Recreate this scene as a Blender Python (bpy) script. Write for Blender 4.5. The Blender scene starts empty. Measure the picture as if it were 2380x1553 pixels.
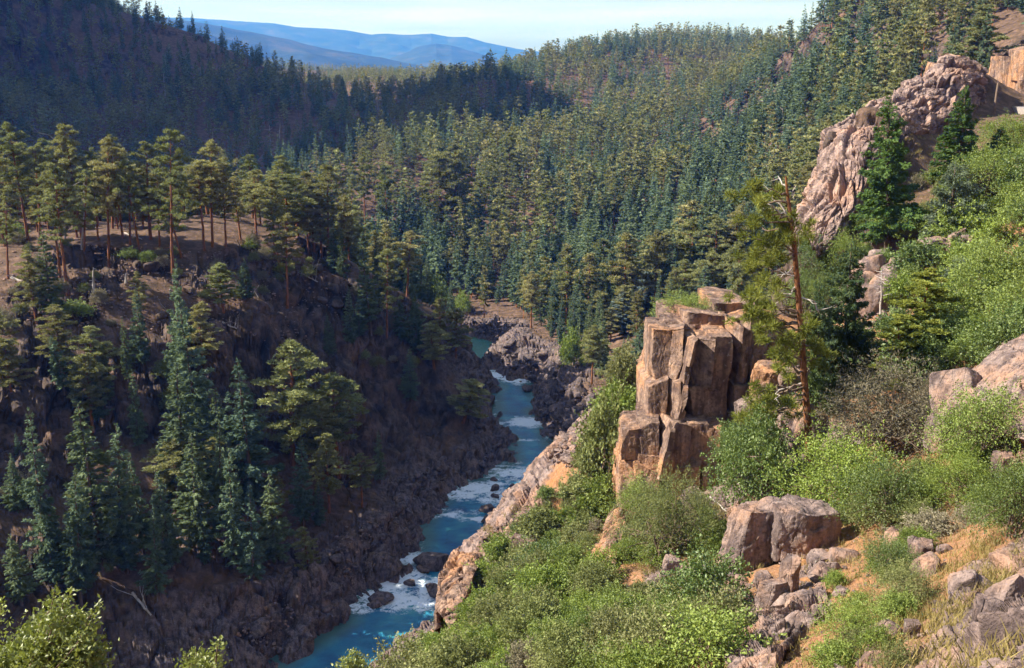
import bpy, math, random, sys, time
import numpy as np
from math import radians as R
T0 = time.time()
C = bpy.data.collections.new('place'); bpy.context.scene.collection.children.link(C)
scene = bpy.context.scene
# ------------------------------------------------------------------ camera
EYE = 75.0                     # metres above the river
PITCH = R(15.1); FP = 2314.0; PW, PH = 2380.0, 1553.0
cam = bpy.data.cameras.new('camera'); camo = bpy.data.objects.new('camera', cam); C.objects.link(camo)
cam.lens = 35.0; cam.sensor_width = 36.0; cam.clip_end = 40000; cam.clip_start = 0.3
camo.location = (0, 0, EYE); camo.rotation_euler = (R(90) - PITCH, 0, 0)
scene.camera = camo
# ------------------------------------------------------------------ light
SUN_EL, SUN_FWD = R(39), R(-2)        # sun to the left
sdir = (-math.cos(SUN_EL)*math.cos(SUN_FWD), math.cos(SUN_EL)*math.sin(SUN_FWD), math.sin(SUN_EL))
world = bpy.data.worlds.new('World'); scene.world = world; world.use_nodes = True
nt = world.node_tree; bg = nt.nodes['Background']
sky = nt.nodes.new('ShaderNodeTexSky'); sky.sky_type = 'NISHITA'; sky.sun_disc = False
sky.sun_elevation = SUN_EL; sky.sun_rotation = math.atan2(sdir[0], sdir[1]) % (2*math.pi)
sky.altitude = 2000; sky.air_density = 0.85; sky.dust_density = 5.0; sky.ozone_density = 1.2
tcw = nt.nodes.new('ShaderNodeTexCoord'); mpw = nt.nodes.new('ShaderNodeMapping'); mpw.inputs['Scale'].default_value = (1.5, 1.5, 22); nt.links.new(tcw.outputs['Generated'], mpw.inputs[0])
nzw = nt.nodes.new('ShaderNodeTexNoise'); nzw.inputs['Scale'].default_value = 1.6; nzw.inputs['Detail'].default_value = 5; nt.links.new(mpw.outputs[0], nzw.inputs['Vector'])
rmw = nt.nodes.new('ShaderNodeValToRGB'); rmw.color_ramp.elements[0].position = .38; rmw.color_ramp.elements[1].position = .72; rmw.color_ramp.elements[1].color = (.75, .75, .75, 1); nt.links.new(nzw.outputs[0], rmw.inputs[0])
mxw = nt.nodes.new('ShaderNodeMix'); mxw.data_type = 'RGBA'; nt.links.new(rmw.outputs[0], mxw.inputs[0]); nt.links.new(sky.outputs[0], mxw.inputs[6]); mxw.inputs[7].default_value = (6.6, 7.9, 8.6, 1)   # thin high cloud
nt.links.new(mxw.outputs[2], bg.inputs[0]); bg.inputs[1].default_value = 0.07
sl = bpy.data.lights.new('sun', 'SUN'); so = bpy.data.objects.new('sun', sl); C.objects.link(so)
sl.energy = 5.0; sl.angle = R(0.5); sl.color = (1, 0.95, 0.87)
so.rotation_euler = (math.acos(sdir[2]), 0, math.atan2(sdir[1], sdir[0]) + R(90))
scene.view_settings.view_transform = 'Standard'; scene.view_settings.look = 'None'
scene.view_settings.exposure = 1.3; scene.view_settings.gamma = 1
scene.render.engine = 'CYCLES'
scene.cycles.max_bounces = 6; scene.cycles.diffuse_bounces = 2; scene.cycles.glossy_bounces = 2
scene.cycles.transmission_bounces = 3; scene.cycles.transparent_max_bounces = 4; scene.cycles.volume_bounces = 0
scene.cycles.use_adaptive_sampling = True; scene.cycles.adaptive_threshold = 0.02

# ------------------------------------------------------------------ numeric helpers
def h1(ix, iy, iz, s):
    v = (ix.astype(np.int64)*73856093) ^ (iy.astype(np.int64)*19349663) ^ (iz.astype(np.int64)*83492791) ^ (s*2654435761)
    v = v & 0xffffffff
    v = ((v ^ (v >> 15))*2246822519) & 0xffffffff
    v = ((v ^ (v >> 13))*3266489917) & 0xffffffff
    return ((v ^ (v >> 16)) & 0xffffff) / float(0xffffff)
def vnoise(x, y, z, s=0):
    ix, iy, iz = np.floor(x), np.floor(y), np.floor(z)
    fx, fy, fz = x-ix, y-iy, z-iz
    fx = fx*fx*(3-2*fx); fy = fy*fy*(3-2*fy); fz = fz*fz*(3-2*fz)
    r = 0
    for dx in (0, 1):
        for dy in (0, 1):
            for dz in (0, 1):
                w = (fx if dx else 1-fx)*(fy if dy else 1-fy)*(fz if dz else 1-fz)
                r = r + w*h1(ix+dx, iy+dy, iz+dz, s)
    return r*2-1
def fbm(x, y, z, o=4, s=0, g=0.5):
    a, r, t = 1.0, 0, 0
    for k in range(o):
        r = r + a*vnoise(x, y, z, s+k*17); t += a; a *= g
        x, y, z = x*2.03+3.1, y*2.03-1.7, z*2.03+5.3
    return r/t
def cells(x, y, z, s=0):
    """3D cellular: F1, F2-F1, id hash, and offset vector to the nearest site"""
    ix, iy, iz = np.floor(x), np.floor(y), np.floor(z)
    b1 = np.full(x.shape, 9.0); b2 = np.full(x.shape, 9.0); cid = np.zeros(x.shape)
    ox = np.zeros(x.shape); oy = np.zeros(x.shape); oz = np.zeros(x.shape)
    for dx in (-1, 0, 1):
        for dy in (-1, 0, 1):
            for dz in (-1, 0, 1):
                cx, cy, cz = ix+dx, iy+dy, iz+dz
                px = cx + h1(cx, cy, cz, s+1) - x; py = cy + h1(cx, cy, cz, s+2) - y; pz = cz + h1(cx, cy, cz, s+3) - z
                d = px*px + py*py + pz*pz
                m = d < b1
                b2 = np.where(m, b1, np.minimum(b2, d))
                cid = np.where(m, h1(cx, cy, cz, s+4), cid)
                ox = np.where(m, px, ox); oy = np.where(m, py, oy); oz = np.where(m, pz, oz)
                b1 = np.where(m, d, b1)
    return np.sqrt(b1), np.sqrt(b2)-np.sqrt(b1), cid, (ox, oy, oz)
def blocks(x, y, z, size, s):
    """fractured-rock relief: every cell is a tilted facet with its own height, cracks between"""
    X, Y, Z = x/size, y/size, z/size
    f1, e, cid, o = cells(X, Y, Z, s)
    tx = (cid*7.13) % 1*2-1; ty = (cid*13.7) % 1*2-1; tz = (cid*29.3) % 1*2-1
    return ((cid-0.5)*0.9 + 0.55*(o[0]*tx + o[1]*ty + o[2]*tz) - 0.35*np.exp(-(e/0.06)**2))*size
def smooth(a, b, v):
    t = np.clip((v-a)/(b-a), 0, 1); return t*t*(3-2*t)

cp, sp = math.cos(PITCH), math.sin(PITCH)
def ray(u, v):
    xr = (u-PW/2)/FP; yr = (PH/2-v)/FP
    return xr, cp + yr*sp, -sp + yr*cp
def at(u, v, D):
    """the point at depth D (world y) seen at pixel u, v of the 2380 px wide photograph"""
    a, b, c = ray(u, v); t = D/b
    return (a*t, D, EYE + c*t)
def at_z(u, v, z=0.0):
    a, b, c = ray(u, v); t = (z-EYE)/c
    return (a*t, b*t, z)
def proj(x, y, z):
    d = y*cp - (z-EYE)*sp; w = y*sp + (z-EYE)*cp
    return PW/2 + FP*x/d, PH/2 - FP*w/d, d

# ------------------------------------------------------------------ river outline
LB = [(633,1553),(690,1515),(802,1446),(812,1418),(856,1377),(901,1350),(932,1319),(973,1281),(983,1244),(980,1227),(993,1206),(1038,1155),(1062,1134),(1127,1110),(1192,1073),(1186,1042),(1186,1023),(1152,993),(1142,976),(1149,949),(1145,919),(1159,895),(1135,882),(1108,851),(1085,828),(1081,801),(1088,784)]
RB = [(1105,784),(1145,797),(1159,807),(1129,838),(1125,848),(1159,871),(1213,885),(1233,905),(1260,942),(1236,956),(1267,993),(1273,1016),(1301,1066),(1294,1090),(1250,1128),(1215,1172),(1180,1212),(1140,1270),(1100,1330),(1070,1400),(1010,1480),(930,1553)]
lb = [(-150,-60,0),(-85,30,0),(-62,80,0)] + [at_z(*p) for p in LB] + [(-24,277,0),(-60,292,0),(-120,300,0),(-260,330,0)]
rb = [(-260,350,0),(-120,318,0),(-60,308,0),(-26,290,0)] + [at_z(*p) for p in RB] + [(-32,85,0),(-52,40,0),(-110,-60,0)]
RBY = sorted([(p[0], p[1]) for p in rb if p[0] > -60], key=lambda q: q[1])
RIV = np.array([(p[0], p[1]) for p in lb+rb])
def river_dist(x, y):
    """signed distance: negative in the water"""
    n = len(RIV); d = np.full(x.shape, 1e9); ins = np.zeros(x.shape, bool)
    for i in range(n):
        ax, ay = RIV[i]; bx, by = RIV[(i+1) % n]
        ex, ey = bx-ax, by-ay; L = ex*ex+ey*ey+1e-9
        t = np.clip(((x-ax)*ex+(y-ay)*ey)/L, 0, 1)
        d = np.minimum(d, (x-ax-t*ex)**2 + (y-ay-t*ey)**2)
        if ay != by:
            c = ((ay > y) != (by > y)) & (x < (bx-ax)*(y-ay)/(by-ay)+ax)
            ins ^= c
    d = np.sqrt(d)
    return np.where(ins, -d, d)

# ------------------------------------------------------------------ terrain control points: pixel + depth
CPX = [
 # camera-side slope
 (2380,1553,18),(1900,1553,25),(1500,1553,36),(1200,1553,43),(1000,1553,50),
 (2380,1350,28),(2000,1350,37),(1700,1400,42),(1500,1400,47),(1250,1450,50),(1100,1450,57),
 (2380,1150,42),(2100,1150,50),(1900,1090,57),(1700,1250,54),(1560,1165,63),(1400,1250,64),(1250,1300,66),(1100,1360,68),(1045,1340,73),
 (1170,1230,90),(1300,1155,107),(1365,1080,126),(1400,980,155),(1390,890,200),(1310,800,238),(1450,1090,92),(1470,960,115),
 (1700,690,80),(1600,745,76),(1750,800,74),(1800,950,64),
 (2170,1000,57),(2380,870,54),(2250,870,58),(2000,900,66),(1900,820,72),(1800,740,80),(2100,800,78),(2000,670,90),(2200,640,90),(2380,700,68),
 (2050,600,96),(2200,560,102),(2380,520,88),(2100,490,112),(2380,400,108),(2200,400,125),(2050,440,120),(1930,540,114),(1875,560,112),
 (1895,470,124),(1915,385,130),(1948,342,132),(2045,305,139),(2135,250,146),(2230,140,155),(2275,155,158),
 (2150,300,138),(2250,270,145),(2250,330,132),(2310,252,152),(2380,285,125),(2335,248,170),(2320,250,190),(2375,264,165),(2350,258,172),(2420,262,170),
 # hill behind the railway cut
 (2330,130,235),(2200,115,280),(2380,50,290),(2100,105,340),(2000,85,400),(1880,95,470),(2380,-60,400),(2200,-30,430),(2000,10,500),
 # right hillside
 (1120,185,640),(1290,150,780),(1450,118,860),(1600,95,950),(1750,115,900),
 (1200,730,300),(1400,650,325),(1300,560,370),(1300,410,460),(1500,460,420),(1500,300,560),(1300,285,580),(1700,400,430),(1700,250,600),
 (1800,320,460),(1800,160,720),(1150,255,580),(1050,330,530),(1000,450,420),(950,560,365),(950,650,335),(1050,700,322),(1600,570,330),
 (1550,700,258),(1450,790,228),(1850,420,310),(1650,200,760),(1450,190,740),
 # bench on the left
 (475,580,178),(395,640,168),(250,625,165),(155,665,158),(0,625,162),(0,740,148),(525,580,180),(600,600,182),(780,620,190),(700,560,200),
 (600,500,225),(300,520,210),(100,520,205),(-100,560,180),(0,500,205),(850,650,202),(900,745,198),(950,790,196),(985,850,194),
 # left hill
 (100,430,420),(500,430,420),(700,400,430),(900,400,430),(0,250,520),(300,250,520),(600,250,540),(800,250,560),(0,-60,660),(250,15,650),
 (455,78,650),(506,108,650),(573,138,650),(641,172,650),(725,202,650),(802,236,645),(870,256,640),(955,290,600),(-400,-300,640),(-400,0,520),
 # middle distance
 (760,195,1100),(900,175,1200),(1080,195,1150),(850,212,1000),
 # left canyon slope
 (600,740,163),(760,760,182),(700,850,165),(850,900,176),(850,1050,165),(1000,1000,182),(1100,1000,186),(900,1200,144),(700,1200,140),
 (600,1350,122),(400,1200,128),(400,1400,112),(200,1100,130),(200,1300,115),(0,900,135),(0,1150,118),(0,1400,100),(200,1553,97),(400,1553,102),
 (300,900,145),(450,900,150),(600,950,155),(-300,900,120),(-300,1300,90)]
CUD = [ # pixel column, depth, height above the river
 (1600,130,25),(1600,190,14),(1750,130,30),(1750,200,20),(1850,155,28),(1850,210,24),(1950,200,34),(1930,160,32),(2100,240,52),(2020,175,40),
 (300,300,22),(600,290,18),(0,300,25),(800,275,10),(900,300,4),(900,800,25),(300,1000,45),(600,1000,40),(450,1200,42),(700,1300,48),(1300,1200,60),(1700,1300,70),(2300,900,110),
 (100,14,59),(100,25,48),(100,45,33),(100,70,16),(500,14,60),(500,25,50),(500,45,34),(500,75,14),(800,14,61),(800,25,53),(800,45,38),(900,75,18),
 (1190,7,66),(1190,14,61),(1190,27,53.5),(1600,7,67),(1700,14,62.5),(2200,8,67),(-400,20,58),(-400,50,30),(3000,15,70),(3000,40,66),(3000,80,72),(3000,160,76),(3000,260,95),
 (950,60,31),(1020,85,20),(960,95,5),(1000,102,7),(930,85,9),(900,75,10),(1040,110,9),(1060,125,6),(1095,130,9),(880,62,24),(1050,86,19),(1100,93,17),(1150,103,13),(1150,120,6),(1200,111,13),(1200,128,6),(1250,121,10),(1300,137,8),(1350,150,6),(1650,67.5,44),(1550,67.5,43.5),(1730,66,46),(1500,68.5,41.5),(1600,70,46),(1680,71,48),(1300,122,19),(1250,105,24),(1200,95,27),(1250,112,17),(1310,130,12),(1150,88,31),(1100,80,33.5),
 (1835,108,40),(1835,122,38),(1830,140,36),(1870,145,42),(1880,133,46),(1920,147,46),(1990,160,50),(2040,165,54),(2130,172,60),(2230,178,66),(1760,108,38),(1700,100,36),(1560,92,30),(1800,96,44),(1500,150,19),(1700,165,22),(1500,200,10)]
pts = [at(*p) for p in CPX]
for u, D, z in CUD:
    pts.append(((u-PW/2)/FP*D/cp, D, z))
for k in range(24):                      # close round the camera and behind it
    a = k*math.pi/12
    pts.append((2.5*math.sin(a), 2.5*math.cos(a), 73.2))
for r_, zz in ((12, 74), (40, 85), (150, 130), (600, 200), (2000, 260)):
    for a in (100, 135, 165, -170): pts.append((r_*math.sin(R(a)), r_*math.cos(R(a)), zz if a > 0 else zz))
for r_, zz in ((12, 64), (40, 40), (130, 20), (260, 60), (500, 130), (1300, 300)):
    for a in (-100, -75): pts.append((r_*math.sin(R(a)), r_*math.cos(R(a)), zz))
for a, r_, zz in ((-36,880,372),(-36,1100,330),(-36,600,215),(-36,420,60),(-45,780,415),(-45,520,170),(-45,360,60),(-58,560,150),(-58,750,300),(-58,1000,360),(-58,320,45),(-30,720,230),(-31,1000,300)):  # unseen ridge left of view, added and raised to shade the left hill
    pts.append((r_*math.sin(R(a)), r_*math.cos(R(a)), 45+(zz-45)*(1.34 if zz > 70 else 1)))
for r_, zz in ((300, 110), (700, 200), (1300, 240)):
    pts.append((r_*math.sin(R(60)), r_*math.cos(R(60)), zz))
pts = np.array(pts)
def lp(x, y):
    return np.arctan2(x, y), np.log(np.hypot(x, y)+1e-6)
ca, cl = lp(pts[:, 0], pts[:, 1]); cr = np.exp(cl); cq = (pts[:, 2]-EYE)/cr
MQ = 0.022
def kern(a1, l1, a2, l2):
    d = 2*np.sin((a1-a2)/2)
    return np.sqrt(d*d + (l1-l2)**2 + MQ*MQ)
n = len(pts)
A = np.zeros((n+2, n+2)); A[:n, :n] = kern(ca[:, None], cl[:, None], ca[None], cl[None]) - np.eye(n)*0.004
A[:n, n] = 1; A[:n, n+1] = cl; A[n, :n] = 1; A[n+1, :n] = cl
W = np.linalg.solve(A, np.concatenate([cq, [0, 0]]))
# far ridges: skyline pixels at their distances
FAR = [(12000, 0.16, [(200,40),(448,48),(573,55),(641,56),(708,66),(802,71),(866,81),(899,78),(957,81),(1004,78),(1041,86),(1085,87),(1125,98),(1176,109),(1230,118),(1400,130),(2000,120),(2600,100)]),
       (8500, 0.15, [(200,190),(700,190),(820,160),(900,137),(940,122),(975,108),(1015,101),(1050,106),(1091,119),(1160,140),(1300,170),(2600,190)]),
       (6000, 0.22, [(0,20),(300,38),(400,46),(448,54),(526,70),(607,86),(674,98),(742,108),(800,118),(855,128),(930,142),(1000,158),(1100,172),(1250,180),(2600,190)])]
def base_height(x, y):
    sh = x.shape; x = x.ravel(); y = y.ravel()
    a, l = lp(x, y); q = np.empty(x.shape)
    for i in range(0, len(x), 60000):
        s = slice(i, i+60000)
        q[s] = kern(a[s, None], l[s, None], ca[None], cl[None]) @ W[:n] + W[n] + W[n+1]*l[s]
    r = np.exp(l); z = EYE + q*r
    m = r > 1300
    if m.any():
        am, rm = a[m], r[m]; u = PW/2 + FP*np.tan(np.clip(am, -1.3, 1.3))/cp*1.0
        zf = 20 + 40*fbm(x[m]/700, y[m]/700, 0*rm, 4, 5)
        for D, w, prof in FAR:
            pu = np.array([p[0] for p in prof]); pv = np.array([p[1] for p in prof])
            v = np.interp(u, pu, pv)+.5*fbm(u/25, 0*u, 0*u+D, 2, 9)
            a_, b_, c_ = ray(u, v); top = EYE + c_/b_*D - 0
            t = (np.log(rm)-math.log(D))/w + 0.35*fbm(x[m]/D*9, y[m]/D*9, 0*rm+D, 4, 3)
            rid = 1-np.abs(fbm(x[m]/D*12, y[m]/D*12, 0*rm, 4, 31))*1.6
            zf = np.maximum(zf, (top+30)*np.exp(-(np.log(rm)-math.log(D))**2/(w*w)) * (1 - 0.30*smooth(0.02, 0.5, np.abs(np.log(rm)-math.log(D))/w)*rid) - 30)
        k = smooth(1300, 2600, rm); z[m] = z[m]*(1-k) + zf*k
    m = (r < 420) & (y < 360)
    if m.any():
        d = river_dist(x[m], y[m]); zz = z[m]
        rx = np.interp(y[m], [p[1] for p in RBY], [p[0] for p in RBY])
        steep = np.where((x[m] > rx) & (y[m] < 175), 3.2, 1.1 + 0.9*fbm(x[m]/25, y[m]/25, 0*d, 2, 77))
        out = np.minimum(zz, 0.5 + np.maximum(d, 0)*steep)
        out = np.maximum(out, 0.35 + 0.06*np.maximum(d, 0))
        z[m] = np.where(d > 0, out, np.maximum(-2.5, 0.35 + d*0.55))
    return z.reshape(sh)

def link(name, me, mat=None, parent=None, smoothf=False):
    o = bpy.data.objects.new(name, me); C.objects.link(o)
    if mat is not None and not me.materials: me.materials.append(mat)
    if parent is not None: o.parent = parent
    return o
def mesh_from(name, V, F, smoothf=False, tint=None, extra=None):
    """V (n,3), F (m,3|4) arrays -> mesh data"""
    me = bpy.data.meshes.new(name)
    V = np.ascontiguousarray(V, np.float32); F = np.ascontiguousarray(F, np.int32)
    me.vertices.add(len(V)); me.vertices.foreach_set('co', V.ravel())
    k = F.shape[1]; me.loops.add(F.size); me.polygons.add(len(F))
    me.loops.foreach_set('vertex_index', F.ravel())
    me.polygons.foreach_set('loop_start', np.arange(0, F.size, k, dtype=np.int32))
    me.polygons.foreach_set('use_smooth', np.full(len(F), smoothf, bool))
    if tint is not None:
        at_ = me.attributes.new('tint', 'FLOAT', 'FACE' if len(tint) == len(F) else 'POINT'); at_.data.foreach_set('value', np.asarray(tint, np.float32))
    for nm, arr in (extra or {}).items():
        at_ = me.attributes.new(nm, 'FLOAT', 'POINT' if len(arr) == len(V) else 'FACE'); at_.data.foreach_set('value', np.asarray(arr, np.float32))
    me.update(); me.validate()
    return me
def tag(o, label=None, cat=None, group=None, kind=None):
    if label: o['label'] = label
    if cat: o['category'] = cat
    if group: o['group'] = group
    if kind: o['kind'] = kind
    return o

# ------------------------------------------------------------------ material helpers
def new_mat(name, rough=0.9, spec=0.2):
    m = bpy.data.materials.new(name); m.use_nodes = True
    t = m.node_tree; b = t.nodes['Principled BSDF']; b.inputs['Roughness'].default_value = rough
    b.inputs['Specular IOR Level'].default_value = spec
    return m, t, b
def N(t, kind, **kw):
    n_ = t.nodes.new(kind)
    for k, v in kw.items():
        if k.startswith('i_'): n_.inputs[int(k[2:]) if k[2:].isdigit() else k[2:]].default_value = v
        else: setattr(n_, k, v)
    return n_
def ramp(t, src, stops):
    r_ = t.nodes.new('ShaderNodeValToRGB'); e = r_.color_ramp.elements
    while len(e) < len(stops): e.new(0.5)
    for el, (p, c) in zip(e, stops): el.position = p; el.color = (*c, 1) if len(c) == 3 else c
    t.links.new(src, r_.inputs[0]); return r_.outputs[0]
def mixc(t, fac, a, b, bt='MIX'):
    m_ = t.nodes.new('ShaderNodeMix'); m_.data_type = 'RGBA'; m_.blend_type = bt
    for s, v in ((0, fac), (6, a), (7, b)):
        if isinstance(v, bpy.types.NodeSocket): t.links.new(v, m_.inputs[s])
        elif isinstance(v, (tuple, list)): m_.inputs[s].default_value = (*v, 1)
        else: m_.inputs[s].default_value = v
    return m_.outputs[2]
def math_(t, op, a, b=None, c=None, clamp=False):
    m_ = t.nodes.new('ShaderNodeMath'); m_.operation = op; m_.use_clamp = clamp
    for i, v in enumerate((a, b, c)):
        if v is None: continue
        if isinstance(v, bpy.types.NodeSocket): t.links.new(v, m_.inputs[i])
        else: m_.inputs[i].default_value = v
    return m_.outputs[0]
def noise(t, vec, scale, detail=4, rough=0.55, typ='noise'):
    if typ == 'noise':
        n_ = N(t, 'ShaderNodeTexNoise'); n_.inputs['Detail'].default_value = detail; n_.inputs['Roughness'].default_value = rough
    else:
        n_ = N(t, 'ShaderNodeTexVoronoi'); n_.feature = typ
    n_.inputs['Scale'].default_value = scale
    if vec is not None: t.links.new(vec, n_.inputs['Vector'])
    return n_
def rock_colour(t, vec, big=0.25, hue='near'):
    """grey-mauve weathered quartzite with orange iron stains and dark varnish"""
    n1 = noise(t, vec, big, 6, 0.62).outputs[0]; n2 = noise(t, vec, big*3.7, 6, 0.65).outputs[0]; n3 = noise(t, vec, big*16, 5, 0.7).outputs[0]
    if hue == 'near': grey, grey2, orange, dark = (0.20,0.145,0.135), (0.31,0.225,0.20), (0.36,0.17,0.075), (0.065,0.047,0.047)
    elif hue == 'outcrop': grey, grey2, orange, dark = (0.18,0.12,0.10), (0.35,0.23,0.17), (0.48,0.20,0.06), (0.07,0.042,0.035)
    elif hue == 'cliff': grey, grey2, orange, dark = (0.21,0.145,0.13), (0.37,0.265,0.23), (0.40,0.20,0.11), (0.08,0.055,0.052)
    elif hue == 'river': grey, grey2, orange, dark = (0.11,0.085,0.088), (0.21,0.165,0.165), (0.21,0.125,0.085), (0.03,0.024,0.026)
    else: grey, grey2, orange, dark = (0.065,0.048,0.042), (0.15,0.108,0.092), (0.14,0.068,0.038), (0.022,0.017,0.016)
    c = ramp(t, n2, [(0.32, dark), (0.45, grey), (0.62, grey2), (0.8, grey)])
    c = mixc(t, ramp(t, n1, [(0.48, (0,0,0)), (0.62, (1,1,1))]), c, mixc(t, n3, orange, grey2))
    c = mixc(t, ramp(t, n3, [(0.3, (0.75,0.75,0.75)), (0.5, (0,0,0))]), c, dark)
    ms_ = N(t, 'ShaderNodeMapping'); ms_.inputs['Scale'].default_value = (1, 1, .13); t.links.new(vec, ms_.inputs[0])
    st = noise(t, ms_.outputs[0], big*4.5, 4, .6).outputs[0]
    c = mixc(t, ramp(t, st, [(0.48, (0,0,0)), (0.62, (0.72,0.72,0.72))]), c, dark)      # water streaks
    li = noise(t, vec, big*9, 3, .5).outputs[0]
    c = mixc(t, ramp(t, li, [(0.66, (0,0,0)), (0.72, (0.45,0.45,0.45))]), c, (0.42,0.38,0.34) if hue != 'far' else grey2)      # lichen patches
    return c, n1, n2, n3
def bump(t, b, h, dist, strength=0.8):
    bn = N(t, 'ShaderNodeBump'); bn.inputs['Strength'].default_value = strength; bn.inputs['Distance'].default_value = dist
    t.links.new(h, bn.inputs['Height']); t.links.new(bn.outputs[0], b.inputs['Normal']); return bn

def make_ground_mat():
    m, t, b = new_mat('ground_soil_and_rock', 0.92, 0.15)
    g = N(t, 'ShaderNodeNewGeometry'); pos = g.outputs['Position']
    rk = N(t, 'ShaderNodeAttribute', attribute_name='rocky').outputs['Fac']
    rv = N(t, 'ShaderNodeAttribute', attribute_name='riverside').outputs['Fac']
    nr = N(t, 'ShaderNodeAttribute', attribute_name='nearness').outputs['Fac']
    fr = N(t, 'ShaderNodeAttribute', attribute_name='farness').outputs['Fac']
    cn, n1, n2, n3 = rock_colour(t, pos, 0.35, 'near')
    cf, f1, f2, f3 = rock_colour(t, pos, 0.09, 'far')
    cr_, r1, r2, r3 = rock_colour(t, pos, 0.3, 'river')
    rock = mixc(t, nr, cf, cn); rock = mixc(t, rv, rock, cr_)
    s1 = noise(t, pos, 0.5, 6, 0.7).outputs[0]; s2 = noise(t, pos, 5, 6, 0.75).outputs[0]
    soil_n = ramp(t, s2, [(0.3, (0.14,0.08,0.05)), (0.5, (0.28,0.15,0.085)), (0.66, (0.40,0.25,0.165)), (0.8, (0.38,0.31,0.26))])
    soil_n = mixc(t, ramp(t, s1, [(0.4, (0,0,0)), (0.65, (0.8,0.8,0.8))]), soil_n, (0.36,0.165,0.07))
    soil_f = ramp(t, s1, [(0.3, (0.045,0.03,0.024)), (0.5, (0.11,0.065,0.046)), (0.7, (0.24,0.145,0.11))])
    soil_f = mixc(t, ramp(t, s2, [(0.45, (0,0,0)), (0.7, (0.7,0.7,0.7))]), soil_f, (0.10,0.085,0.055))
    soil = mixc(t, nr, soil_f, soil_n)
    edge = math_(t, 'ADD', rk, math_(t, 'MULTIPLY', math_(t, 'SUBTRACT', s1, 0.5), 0.9))
    c = mixc(t, ramp(t, edge, [(0.38, (0,0,0)), (0.52, (1,1,1))]), soil, rock)
    fn = noise(t, pos, 0.004, 8, 0.7).outputs[0]
    farc = ramp(t, fn, [(0.38, (0.012,0.026,0.02)), (0.55, (0.03,0.045,0.03)), (0.68, (0.07,0.065,0.045))])
    c = mixc(t, fr, c, farc)
    t.links.new(c, b.inputs['Base Color'])
    h = math_(t, 'ADD', math_(t, 'MULTIPLY', n2, 0.5), math_(t, 'MULTIPLY', n3, 0.35))
    h = math_(t, 'ADD', h, math_(t, 'MULTIPLY', s2, 0.25))
    bump(t, b, h, 0.35, 0.9)
    return m
GROUND = make_ground_mat()

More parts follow.
